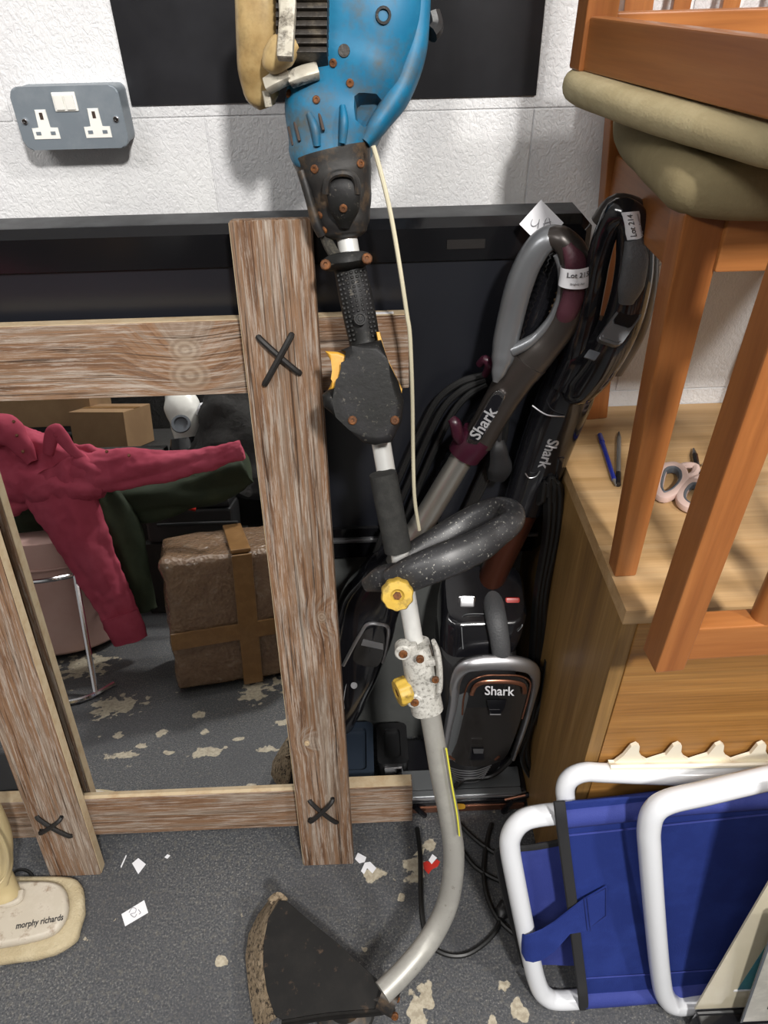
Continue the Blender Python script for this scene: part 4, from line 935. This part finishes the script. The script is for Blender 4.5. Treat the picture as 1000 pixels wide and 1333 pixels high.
# power cord hung on a hook at the right side
obj('cord_hook', S([(716, 640, .90, 5), (724, 618, .885, 5.5), (729, 598, .88, 6), (727, 593, .88, 5)], dr=.8, power=2.6), 'glossblack', vr)
pc = None
rr2 = random.Random(4)
for i in range(10):
    x0 = 706 + i*2.3; y0 = 622+abs(i-5)*2
    pts = [(x0-4, y0+24), (x0, y0), (x0+5, y0+20), (x0+3-i*.3, 700), (704+i*1.6-6, 770), (698+i*1.8-5, 830), (694+i*1.8-4, 880)]
    o = obj('power_cord', MB().sweep([at(x, y, .885 - .004*(i % 3) - .00008*(y-600)) for x, y in pts], .0050, n=8), 'rubber', pc or vr)
    if pc is None: pc = o
for pts in ([(716, 880), (694, 940), (668, 985), (640, 1010), (606, 1014), (590, 1026)], [(705, 870), (690, 950), (680, 985), (690, 1010), (712, 1035)], [(712, 860), (700, 960), (700, 1000), (722, 1050)], [(690, 930), (686, 985), (705, 1020), (725, 1035)]):
    obj('power_cord', MB().sweep([at(x, y, .86-.0001*max(0, y-640)*1.6) for x, y in pts], .0052, n=8), 'rubber', pc)

obj('power_cord', MB().sweep([at(712, 640, .90), at(694, 668, .93), at(676, 692, .936), at(655, 720, .936), at(630, 760, .936)], .0052, n=8), 'rubber', pc)
# ================================================================== CABLES ON THE FLOOR
def cable(name, label, pts, r=.0048, plug=None):
    P2 = [atz(x, y, r+.0005) if len(q) == 2 else at(x, y, q[2]) for q in pts for x, y in (q[:2],)]
    t_ = thing(name, label, 'cable', (P2[len(P2)//2].x, P2[len(P2)//2].y, 0), 'black cables on the floor')
    obj('cord', MB().sweep(P2, r, n=8, up=(0, 0, 1)), 'rubber', t_)
    if plug:
        a_, b_ = atz(*plug[0], .012), atz(*plug[1], .012)
        obj('plug', MB().sweep([a_, (a_+b_)/2, b_], [.006, .014, .011], [.006, .012, .010], n=12, up=(0, 0, 1), power=3), 'black', t_)
cable('power_cable', 'black cable looping from the mirror foot round under the curved shaft', [(543, 1078), (547, 1110), (548, 1160), (551, 1200), (560, 1228), (580, 1242), (605, 1243), (628, 1230), (645, 1212), (653, 1192)], plug=((652, 1196), (658, 1176)))
cable('power_cable', 'black cable running straight down below the vacuum then right under the blue chair', [(640, 1072), (634, 1095), (630, 1130), (634, 1165), (648, 1195), (672, 1218), (690, 1230)])
cable('power_cable', 'shorter black cable crossing diagonally behind the curved shaft', [(598, 1072), (618, 1092), (640, 1108), (660, 1118)])
cable('power_cable', 'thin black cable lying lower beside the curved shaft', [(603, 1108), (618, 1128), (640, 1142), (660, 1150)])
o = obj('wire_loop', MB().sweep([atz(x, y, .004) for x, y in ((14, 1140), (22, 1133), (34, 1133), (42, 1140), (40, 1146), (26, 1148))], .003, n=6, up=(0, 0, 1)), 'rubber'); tag(o, 'small loop of black wire behind the cream steam mop', 'wire'); origin_to(o, atz(28, 1140, 0))

# paper note behind the left vacuum loop
nc = at(705, 291, .925); k = mpp(nc); mxn = frame_m(nc, -FW*.9+V((0, -.5, 0)), RT*math.cos(.85)+UP*math.sin(.85))
o = obj('paper_note', MB().box((0, 0, 0), (40*k, 42*k, .0008), Matrix.Rotation(0, 3, 'Z')), 'paper', None, mxn); tag(o, 'white square paper note with pencilled 4A above the plum grip', 'note')
def stroke(pts): 
    return obj('pencil_mark', MB().sweep([nc + RT*(a*k) + UP*(b_*k) + (-FW)*.0014 for a, b_ in pts], .00055, n=5), 'ink_grey', o)
stroke([(-12, 5), (-14, -1), (-11, -4), (-6, -2), (-3, 3)]); stroke([(-3, 5), (-5, -7)]); stroke([(2, -7), (5, 4), (9, 7), (11, -1), (12, -4)]); stroke([(2, -1), (12, 2)])

# ================================================================== FOLDING BEACH CHAIR
bh_ = thing('folding_chair', 'folded blue beach chair with white tube frame leaning against the oak cabinet', 'chair', (.45, .46, 0))
PN = V((0, -1, .22)).normalized()
PLN = {'C': (.413, .17), 'B': (.434, .24), 'A': (.466, .22), 'R': (.462, .24)}
def BP(x, y, off, pl='B'):
    y0, k_ = PLN[pl]; return onplane(x, y, (0, y0+off, 0), V((0, -1, k_)).normalized())
def loop(pts, pl, r, name='frame_tube'):
    return obj(name, MB().sweep([BP(x, y, 0, pl) for x, y in pts], r, n=14, sub=6), 'whitepaint', bh_)
loop([(1100, 1009, ), (1000, 1006), (900, 1010), (790, 1006), (762, 1005), (744, 1012), (736, 1026), (738, 1050), (745, 1100), (760, 1180)], 'A', .0140)
loop([(1100, 1030), (900, 1042), (760, 1056), (700, 1062), (678, 1070), (666, 1086), (664, 1104), (670, 1140), (690, 1240), (700, 1280), (710, 1296), (728, 1302), (780, 1298), (900, 1285), (1100, 1266)], 'B', .0155)
loop([(1130, 990), (1060, 1003), (1000, 1013), (920, 1032), (872, 1043), (852, 1056), (845, 1078), (846, 1110), (853, 1200), (860, 1270), (866, 1296), (880, 1308), (910, 1306), (960, 1300), (1130, 1290)], 'C', .0160)
def sheet(pts, off, th_, mt_, name, rows=10, bulge=0, **kw):
    """quad tl,tr,br,bl sewn as a thin cloth"""
    tl, tr, br_, bl_ = [BP(x, y, off) for x, y in pts]; rings = []
    for i in range(rows+1):
        u = i/rows; r_ = []
        fr_, bk_ = [], []
        for j in range(13):
            v_ = j/12; p = (tl*(1-u)+tr*u)*(1-v_)+(bl_*(1-u)+br_*u)*v_
            p = p - PN*(bulge*math.sin(math.pi*v_)*math.sin(math.pi*min(u*1.0, 1)))
            fr_.append(p + PN*th_/2); bk_.append(p - PN*th_/2)
        rings.append(fr_+list(reversed(bk_)))
    return obj(name, MB().rings(rings).disp(.0012, 20, 5), mt_, bh_, **kw)
fb_ = sheet([(730, 1046), (1100, 1014), (1100, 1285), (758, 1304)], -.006, .004, 'canvas', 'seat_fabric', bulge=.004)
# fabric sleeves rolled round the top and bottom tubes
obj('fabric_sleeve', MB().sweep([BP(x, y, -.001) for x, y in ((733, 1061), (800, 1054), (900, 1043), (1100, 1029))], .0185, n=14), 'canvas2', fb_)
obj('fabric_sleeve', MB().sweep([BP(x, y, -.001) for x, y in ((758, 1297), (850, 1290), (1100, 1266))], .0185, n=14), 'canvas2', fb_)
obj('stitched_seam', MB().sweep([BP(x, y, -.010) for x, y in ((735, 1088), (850, 1076), (1000, 1060))], .0016, n=6), 'canvas2', fb_)
obj('stitched_seam', MB().sweep([BP(x, y, -.010) for x, y in ((756, 1274), (850, 1268), (1000, 1258))], .0012, n=6), 'canvas2', fb_)
obj('black_binding', MB().sweep([BP(x, y, o_) for x, y, o_ in ((728, 1043, -.018), (730, 1060, -.0255), (733, 1085, -.016), (738, 1125, -.012), (745, 1178, -.012), (751, 1230, -.012), (756, 1270, -.016), (759, 1296, -.0255), (760, 1312, -.014))], .0085, .004, n=8, up=PN, power=3), 'binding', fb_)
bp_ = sheet([(648, 1108), (742, 1092), (770, 1255), (690, 1255)], .034, .005, 'canvas2', 'backrest_fabric')
obj('black_binding', MB().sweep([BP(x, y, .030) for x, y in ((740, 1094), (700, 1102), (655, 1107), (648, 1114), (655, 1150), (668, 1200), (684, 1258))], .006, .004, n=8, up=PN), 'binding', bp_)
# strap
st_ = [(738, 1190, 1214), (720, 1203, 1238), (703, 1212, 1246), (690, 1214, 1248), (679, 1214, 1246)]
def strap_piece(cols, off, name, parent=None):
    rings = []
    for x, ya, yb, *o2_ in cols:
        of = off if not o2_ else o2_[0]
        a_, b_ = BP(x, ya, of), BP(x, yb, of); rings.append([a_+PN*.0012, b_+PN*.0012, b_-PN*.0012, a_-PN*.0012])
    return obj(name, MB().rings(rings), 'canvas', parent or bh_, ang=1.2)
sp1 = strap_piece([(679, 1215, 1240, -.012), (684, 1218, 1250, -.021), (694, 1215, 1252, -.023), (706, 1210, 1249, -.023), (722, 1200, 1238, -.022), (742, 1184, 1215, -.021), (760, 1170, 1212, -.016), (790, 1153, 1194, -.013)], 0, 'strap')
for x in (763, 767): obj('strap_stitch', MB().sweep([BP(x-3, 1168, -.018), BP(x+2, 1212, -.018)], .0005, n=5), 'stitch', sp1)
obj('strap_stitch', MB().sweep([BP(x, y, -.016) for x, y in ((768, 1168), (789, 1156), (789, 1192), (770, 1206))], .0005, n=5, smooth=False), 'stitch', sp1)

# cream scalloped rail lying on the chair
hk = thing('hook_rail', 'cream plastic scalloped hook rail lying along the blue chair top', 'rail', tuple(at(900, 990, .575)), None)
top = []
for i in range(7):
    x = 800+i*55
    top += [(x+12, 983-i*.6), (x+22, 971-i*.6), (x+29, 968-i*.6), (x+33, 971-i*.6), (x+32, 979-i*.6), (x+36, 986-i*.6), (x+43, 990-i*.6), (x+52, 987-i*.6)]
poly = [(793, 992), (800, 992)] + [q for q in top] + [(1190, 1002), (793, 1000)]
obj('scalloped_strip', MB().prism([at(x, y+1, .578) for x, y in poly], (0, -1, 0), .005), 'creamplastic', hk)
obj('ledge', MB().sweep([at(793, 997, .574), at(1190, 990, .574)], .004, .008, n=8, power=4), 'creamplastic', hk)

# ================================================================== MOUNTED PRINTS bottom right
p1 = thing('mounted_print', 'cream mounted teal watercolour in a clear sleeve leaning on the blue chair', 'picture', (.75, .394, .066), 'mounted prints')
X0, Z0 = .494, .066
def Q(u, z, w_=0): return V((X0+u, .394 + .04*(z) - w_, Z0+z))
nq = (0, -1, .04)
obj('mount_card', MB().prism([Q(0, .001), Q(.5, .001), Q(.5, .60), Q(0, .60)], nq, .003), 'creamcard', p1)  # out-of-view height chosen so the card shades the blue fabric
obj('picture', MB().prism([Q(.050, .072, .0005), Q(.45, .072, .0005), Q(.45, .54, .0005), Q(.050, .54, .0005)], nq, .001), 'teal', p1)
obj('bevel_edge', MB().prism([Q(.045, .066, .0008), Q(.45, .066, .0008), Q(.45, .071, .0008), Q(.045, .071, .0008)], nq, .001), 'paper', p1)
p2 = thing('mounted_print', 'streaky grey print in front, standing at the lower right corner', 'picture', (.80, .374, .066), 'mounted prints')
def Q2(u, z, w_=0): return V((.561+u-.14*z, .374 + .04*z - w_, Z0+z))
obj('print_sheet', MB().prism([Q2(0, .001), Q2(.45, .001), Q2(.45, .36), Q2(0, .36)], nq, .003), 'greycard', p2)
obj('dark_border', MB().prism([Q2(.034, .05, .0008), Q2(.40, .05, .0008), Q2(.40, .06, .0008), Q2(.034, .06, .0008)], nq, .001), 'ink', p2)
obj('clear_sleeve_edge', MB().prism([Q2(-.002, .001, .0012), Q2(.002, .001, .0012), Q2(.002, .36, .0012), Q2(-.002, .36, .0012)], nq, .0015), 'slate', p2)
tr = thing('black_tray', 'low glossy black tray on the floor under the two leaning prints', 'tray', (.74, .355, 0))
obj('tray_body', MB().box((.745, .358, .031), (.50, .070, .058), bev=.006), 'glossblack', tr)
obj('tray_rim', MB().sweep([(.497, .325, .061), (.497, .391, .061), (.993, .391, .061), (.993, .325, .061)], .004, n=8, up=(0, 0, 1), closed=True, smooth=False), 'black', tr)

# ================================================================== STEAM MOP bottom left
sm = thing('steam_mop', 'grubby cream steam mop with white head at the lower left', 'steam mop', (-.66, .61, 0))
def hz(pts, z): return [atz(x, y, z) for x, y in pts]
padp = smooth_outline([V((a.x, a.y)) for a in hz([(92, 1143), (106, 1152), (111, 1175), (107, 1205), (96, 1228), (60, 1246), (0, 1256), (-70, 1262), (-110, 1240), (-112, 1180), (-90, 1150), (-30, 1142), (40, 1141)], .012)], 4)
mb = MB().slab(padp, .000, .022, .010); mb.disp(.0015, 60, 1); obj('mop_pad', mb, 'moppad', sm)
hdp = smooth_outline([V((a.x, a.y)) for a in hz([(72, 1150), (86, 1160), (90, 1182), (82, 1204), (62, 1220), (0, 1234), (-70, 1240), (-95, 1220), (-95, 1180), (-75, 1155), (-20, 1150), (40, 1148)], .03)], 4)
mh = obj('mop_head', MB().slab(hdp, .018, .040, .010), 'mophead', sm)
c0 = atz(52, 1200, .0405); e_ = (atz(78, 1195, .0405)-atz(26, 1205, .0405)).normalized()
m11 = frame_m(c0+V((0, 0, .0006)), (0, 0, 1), e_)
lettering('morphy richards', 11.3*mpp(c0), m11, 'ink', mh, depth=.0003, bold=.00015, xs=.78)
obj('swivel_neck', MB().sweep([atz(8, 1166, .04), atz(5, 1152, .06), atz(0, 1135, .09)], [.026, .022, .018], n=16), 'mopcream', sm)
obj('collar_ring', MB().sweep(hz([(-15, 1176), (5, 1178), (24, 1172), (28, 1160)], .044), .006, n=8, up=(0, 0, 1)), 'mophead', mh)
mbod = obj('mop_body', S([(-4, 1152, .635, 14), (-4, 1120, .66, 20), (-12, 1085, .668, 25), (-35, 1045, .672, 27), (-85, 995, .68, 24), (-160, 930, .68, 16)], dr=.8, n=20), 'mopcream', sm)
obj('trim_line', MB().sweep([at(x, y, Y) for x, y, Y in ((-2, 1152, .615), (8, 1138, .628), (10, 1115, .634), (4, 1095, .638), (-8, 1075, .640))], .0022, n=6), 'mopcream', mbod)

# ================================================================== SCRAPS ON THE FLOOR
def scrap(label, pts, mt_='paper', name='paper_scrap', th_=.0008, z=.0006):
    P2 = [atz(x, y, z) for x, y in pts]
    o = obj(name, MB().prism(P2, (0, 0, 1), th_*.6), mt_)
    for v_ in o.data.vertices: v_.co.z += .0012*noise.noise(v_.co*40)+.0004
    tag(o, label, 'paper', 'paper scraps on the floor'); c_ = sum(P2, V((0, 0, 0)))/len(P2); return origin_to(o, (c_.x, c_.y, 0))
s1 = scrap('white rectangular paper ticket lying on the grey floor', [(158, 1190), (188, 1172), (193, 1188), (163, 1206)])
cc = atz(176, 1188, .0016)
for pts in ([(168, 1188), (172, 1182), (177, 1183), (176, 1188), (170, 1190), (175, 1194), (178, 1190)], [(180, 1184), (183, 1188), (181, 1190)]):
    obj('pencil_mark', MB().sweep([atz(x, y, .0016) for x, y in pts], .0006, n=5, up=(0, 0, 1)), 'ink_grey', s1)
scrap('small white diamond paper scrap near the mirror foot', [(172, 1124), (180, 1117), (190, 1125), (180, 1138)])
scrap('tiny white paper fleck below the mirror rail', [(214, 1116), (218, 1112), (222, 1114), (218, 1118)])
s2 = scrap('upper torn printed ticket half beside the right mirror post', [(462, 1118), (466, 1110), (477, 1116), (475, 1122), (468, 1124)])
s3 = scrap('lower torn printed ticket half beside the right mirror post', [(470, 1134), (475, 1123), (482, 1122), (490, 1130), (485, 1137), (478, 1130), (474, 1138)])
scrap('crumpled red wrapper lying left of the curved shaft', [(551, 1123), (556, 1121), (562, 1124), (569, 1119), (573, 1122), (570, 1128), (562, 1132), (558, 1138), (552, 1131)], 'red', 'red_wrapper')
scrap('small white tag lying on the red wrapper', [(558, 1120), (563, 1112), (569, 1117), (562, 1125)], z=.003)
scrap('torn yellowish card corner beside the black cable', [(538, 1114), (545, 1106), (553, 1104), (551, 1112)], 'creamcard', 'card_scrap')
scrap('sliver of white paper beside the diamond scrap', [(157, 1128), (164, 1113), (165, 1114), (158, 1130)])

# ================================================================== DARK THINGS behind the mirror foot
def crate(name, label, cat, c, sx_, sy_, h, mt_, rim):
    t_ = thing(name, label, cat, (c[0], c[1], 0))
    obj('tub', MB().box((c[0], c[1], h*.45), (sx_*.94, sy_*.94, h*.9), bev=.008), mt_, t_)
    mb = MB(); A_ = [(c[0]+a, c[1]+b_, h) for a, b_ in rrect(sx_, sy_, .012)]; B_ = [(c[0]+a, c[1]+b_, h) for a, b_ in rrect(sx_-.03, sy_-.03, .008)]
    A2 = [(x, y, h-.012) for x, y, z in A_]; B2 = [(x, y, h-.010) for x, y, z in B_]
    mb.rings([A2, A_, B_, B2], cap=False); obj('lid_rim', mb, mt_, t_)
    obj('latch', MB().box((c[0], c[1]-sy_/2-.002, h-.02), (.04, .008, .024), bev=.003), rim, t_)
    return t_
crate('tool_case', 'dark blue tool case on the floor behind the mirror rail', 'case', (-.075, .87, 0), .12, .13, .115, 'deepblue', 'black')
sb = crate('storage_case', 'black plastic storage case left of the black vacuum', 'case', (.025, .89, 0), .065, .10, .10, 'black', 'chrome')

o = obj('flat_box', MB().box((-.83, .885, .032), (.30, .09, .060), bev=.006), 'black'); tag(o, 'flat black box on the floor left of the mirror post', 'box'); origin_to(o, (-.83, .885, 0))
# ================================================================== ROOM BEHIND THE CAMERA, seen in the mirror
MW = -TK-.010; MP = Fm(0, 0, MW)
def rf(x, y, Y=None, Z=None):
    """world point seen in the mirror at a photo pixel, at depth Y or height Z"""
    d = ray(x, y); s_ = (MP-EYE).dot(FN)/d.dot(FN); p = EYE+d*s_; r_ = d - FN*(2*d.dot(FN))
    k_ = (Y-p.y)/r_.y if Y is not None else (Z-p.z)/r_.z
    return p+r_*k_
def rS(st, dr=.6, mb=None, n=16, sub=5, power=2., closed=False):
    P2 = [rf(x, y, Y) for x, y, Y, h in st]; R2 = [(rf(x+h, y, Y)-rf(x, y, Y)).length for x, y, Y, h in st]
    return (mb or MB()).sweep(P2, R2, [r_*dr for r_ in R2], n=n, up=(0, .9, .4), sub=sub, power=power, closed=closed)
# bubble-wrapped box
wb = thing('wrapped_box', 'cardboard box wrapped in bubble film and brown tape, reflected in the mirror', 'box', (-.40, -.02, 0))
ang = -.28; Rz = Matrix.Rotation(ang, 3, 'Z'); cB = V((-.405, -.045, .205))
mb = MB().box(cB, (.40, .24, .395), Rz, bev=.02, seg=3)
bmesh.ops.subdivide_edges(mb.bm, edges=[e for e in mb.bm.edges if e.calc_length() > .08], cuts=7, use_grid_fill=True)
mb.disp(.012, 14, 4); mb.disp(.003, 70, 9)
obj('film_wrap', mb, 'bubble', wb, ang=1.2)
def onbox(a, b_): return cB + Rz @ V((a, .130, b_))
obj('tape_band', MB().box(onbox(.01, 0), (.055, .008, .395), Rz, bev=.003), 'tape', wb)
obj('tape_band', MB().box(onbox(0, -.03)+V((0, .001, 0)), (.40, .007, .05), Rz, bev=.003), 'tape', wb)
obj('tape_band', MB().box(cB+Rz @ V((.01, 0, .203)), (.055, .24, .012), Rz, bev=.003), 'tape', wb)
# pink drum and chrome hoop stand
pk = thing('pouffe', 'round dusty pink pouffe seen in the mirror left of the jacket sleeve', 'pouffe', (-1.03, -.30, 0))
obj('drum', MB().lathe((-1.03, -.30, .02), (0, 0, 1), [(0, 0), (0, .19), (.01, .20), (.34, .21), (.37, .205), (.38, .15), (.385, 0)], 40), 'pink', pk)
obj('lid_piping', MB().sweep([(-1.03+.210*math.cos(a), -.30+.210*math.sin(a), .31) for a in [2*math.pi*i/24 for i in range(24)]], .005, n=6, up=(0, 0, 1), closed=True, sub=2), 'pink', pk)
hs_ = thing('hoop_stand', 'thin chrome hoop stand in front of the pink pouffe', 'stand', (-.85, .05, 0))
hp_ = [rf(30, 762, .00), rf(60, 759, .03), rf(85, 753, .02), rf(92, 750, -.02), rf(95, 748, -.08)]
obj('hoop', MB().sweep([(-1.03+.250*math.cos(a), -.28+.250*math.sin(a), .300) for a in [2*math.pi*i/24 for i in range(24)]], .007, n=8, up=(0, 0, 1), closed=True, sub=2), 'chrome', hs_)
fA = rf(125, 903, Z=.008); tA = V((-1.03+.250*math.cos(.95), -.28+.250*math.sin(.95), .300))
obj('leg', MB().sweep([tA, (tA+fA)/2, fA], .008, n=8), 'chrome', hs_)
obj('leg', MB().sweep([V((-1.2, -.095, .300)), V((-1.22, .0, .008))], .008, n=8), 'chrome', hs_)
obj('foot_bar', MB().sweep([rf(82, 916, Z=.008), rf(105, 911, Z=.008), rf(125, 903, Z=.008), rf(148, 890, Z=.008)], .008, n=8, up=(0, 0, 1)), 'chrome', hs_)
# jackets
gj = thing('jacket', 'dark green waxed jacket lying under the raspberry red jacket', 'jacket', tuple(rf(150, 700, -.36)), None)
def cloth(mb, amp=.010, fr_=9, seed=0):
    mb.disp(amp, fr_, seed); mb.disp(amp*.35, fr_*4, seed+3); return mb
def fold(st, dr, d, amp, fr_, seed, n=40, sub=9):
    mb = rS(st, dr, n=n, sub=sub); mb.folds(amp, fr_, d, seed); mb.disp(amp*.25, 40, seed+2); return mb
obj('sleeve', fold([(90, 640, -.22, 36), (170, 652, -.22, 30), (240, 640, -.22, 26), (300, 618, -.22, 25), (322, 608, -.22, 22)], .7, (1, 0, .1), .012, 16, 1), 'green', gj, ang=1.4)
obj('sleeve', fold([(110, 640, -.17, 40), (150, 690, -.16, 32), (172, 740, -.15, 24), (188, 795, -.14, 18)], .6, (.3, 0, -1), .012, 16, 2), 'green', gj, ang=1.4)
obj('jacket_body', fold([(-60, 640, -.26, 56), (0, 655, -.26, 54), (70, 648, -.26, 46), (130, 640, -.25, 30)], .6, (1, 0, 0), .014, 12, 3), 'green', gj, ang=1.4)
rj = thing('jacket', 'raspberry red cotton jacket spread over a green one, reflected in the mirror', 'jacket', tuple(rf(120, 640, -.15)), None)
dr_ = (.8, 0, -.35)
obj('jacket_body', fold([(-60, 600, -.13, 62), (0, 606, -.13, 62), (50, 610, -.125, 52), (100, 616, -.12, 38), (140, 622, -.115, 28)], .42, dr_, .022, 11, 4, 72, 14), 'jacket', rj, ang=1.4)
obj('sleeve', fold([(95, 618, -.115, 36), (150, 611, -.11, 29), (205, 606, -.105, 23), (262, 597, -.10, 17.5), (298, 587, -.10, 14), (315, 583, -.10, 13)], .5, (1, 0, .1), .014, 14, 5, 60, 14), 'jacket', rj, ang=1.4)
obj('sleeve', fold([(60, 610, -.10, 44), (82, 650, -.09, 44), (104, 695, -.08, 39), (126, 742, -.07, 33), (147, 785, -.06, 28), (161, 815, -.055, 25)], .4, (.35, 0, -1), .016, 12, 6, 64, 14), 'jacket', rj, ang=1.4)
obj('cuff', fold([(156, 800, -.052, 25), (163, 817, -.05, 25), (170, 834, -.05, 23)], .42, (.3, 0, -1), .003, 18, 7, 30), 'jacket', rj, ang=1.4)
obj('collar', fold([(-25, 560, -.11, 26), (8, 560, -.10, 22), (28, 578, -.095, 15), (42, 602, -.09, 8)], .6, (.5, 0, -1), .006, 16, 8, 30), 'jacket', rj, ang=1.4)
obj('collar_flap', fold([(62, 590, -.10, 7), (70, 562, -.10, 10), (80, 568, -.10, 9), (94, 586, -.10, 7), (112, 600, -.10, 5)], .5, (.5, 0, -1), .003, 18, 9, 24), 'jacket', rj, ang=1.4)
for x, y, Y in ((18, 549, -.085), (22, 567, -.080), (139, 588, -.085), (168, 593, -.085), (30, 588, -.075)):
    obj('button', MB().lathe(rf(x, y, Y), (0, .8, .6), [(0, 0), (0, .005), (.003, .004), (.003, 0)], 10), 'copper', rj)
# what the jackets lie on
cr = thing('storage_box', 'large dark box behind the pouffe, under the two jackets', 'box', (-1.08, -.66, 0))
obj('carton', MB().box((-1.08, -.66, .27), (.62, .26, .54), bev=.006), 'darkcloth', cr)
# tool case
tc_ = thing('tool_case', 'black tool case with red latch seen in the mirror above the wrapped box', 'case', tuple(rf(250, 700, -.42)), None)
tcc = rf(248, 682, -.46)
obj('case_body', MB().box(tcc-V((0, .06, .0)), (.30, .16, .12), bev=.015), 'toolcase', tc_)
obj('case_lid', MB().box(tcc+V((0, -.06, .075)), (.29, .15, .03), bev=.010), 'toolcase', tc_)
obj('red_latch', MB().sweep([rf(222, 663, -.375), rf(238, 660, -.37), rf(255, 663, -.375)], .008, n=8), 'red', tc_)
obj('case_handle', MB().sweep([rf(205, 684, -.37), rf(250, 682, -.365), rf(310, 680, -.37)], .006, n=8), 'black', tc_)
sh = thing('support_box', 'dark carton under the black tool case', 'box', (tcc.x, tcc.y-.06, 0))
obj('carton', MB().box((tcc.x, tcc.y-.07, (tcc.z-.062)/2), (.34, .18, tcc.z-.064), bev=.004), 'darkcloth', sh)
# stacked cartons further back
def carton(label, x, y, Y, w_, d_, h, mt_='cardboard', rot=0):
    c = rf(x, y, Y); R_ = Matrix.Rotation(rot, 3, 'Z')
    t_ = thing('cardboard_box', label, 'box', (c.x, c.y-d_/2, c.z-h/2), 'cartons behind the jackets')
    obj('carton', MB().box(c-V((0, d_/2, 0)), (w_, d_, h), R_, bev=.003), mt_, t_)
    obj('tape_strip', MB().box(c-V((0, d_/2, 0))+V((0, 0, h/2+.0005)), (w_*1.002, .045, .002), R_), 'tape', t_)
    return c
cA = carton('brown carton with flap corner seen between jacket and white hood', 135, 562, -.95, .24, .22, .16, rot=.2)
cC = carton('long brown carton at the left, high in the mirror', 40, 535, -1.10, .50, .25, .14)
shf = thing('added_shelf_unit', 'added dark shelving far behind, darkening the top of the mirror', 'shelf', (-.7, -1.3, 0))
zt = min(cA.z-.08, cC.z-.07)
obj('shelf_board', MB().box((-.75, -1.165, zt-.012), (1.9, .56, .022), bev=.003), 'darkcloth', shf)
obj('dark_backing', MB().box((-.75, -1.46, .75), (2.2, .03, 1.5), bev=.003), 'darkcloth', shf)  # dark panel added to keep the mirror's upper strip dark
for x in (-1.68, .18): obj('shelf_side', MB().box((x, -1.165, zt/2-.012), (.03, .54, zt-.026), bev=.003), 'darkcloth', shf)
# white hood with a dark round mouth
wh = thing('white_hood', 'white plastic hood with round dark mouth at the mirror top', 'hood', tuple(rf(240, 560, -.80)), None)
obj('shell', cloth(rS([(232, 512, -.85, 18), (237, 530, -.82, 23), (241, 550, -.80, 20), (243, 572, -.79, 15)], .9, n=24), .004, 14, 3), 'white_plastic', wh, ang=1.2)
obj('mouth_ring', MB().lathe(rf(236, 553, -.70), (.1, .8, .5), [(0, .030), (.008, .036), (.014, .034), (.014, .026), (.004, .024), (.004, 0)], 20), 'slate', wh)
obj('dark_base', rS([(240, 570, -.76, 18), (243, 588, -.75, 22)], .9, n=18), 'glossblack', wh)
obj('white_rag', cloth(rS([(258, 532, -.78, 8), (268, 535, -.78, 12), (277, 540, -.78, 6)], .5, n=16), .006, 20, 6), 'paper', wh, ang=1.2)
cl_ = thing('dark_bag', 'dark crumpled bag at the right edge of the mirror', 'bag', tuple(rf(300, 590, -.75)), None)
mbb = rS([(290, 640, -.66, 45), (296, 600, -.70, 50), (300, 555, -.74, 46), (304, 520, -.78, 34), (306, 500, -.80, 16)], .8, n=30, sub=6)
obj('bag_body', cloth(mbb, .03, 9, 12), 'darkcloth', cl_, ang=1.2)
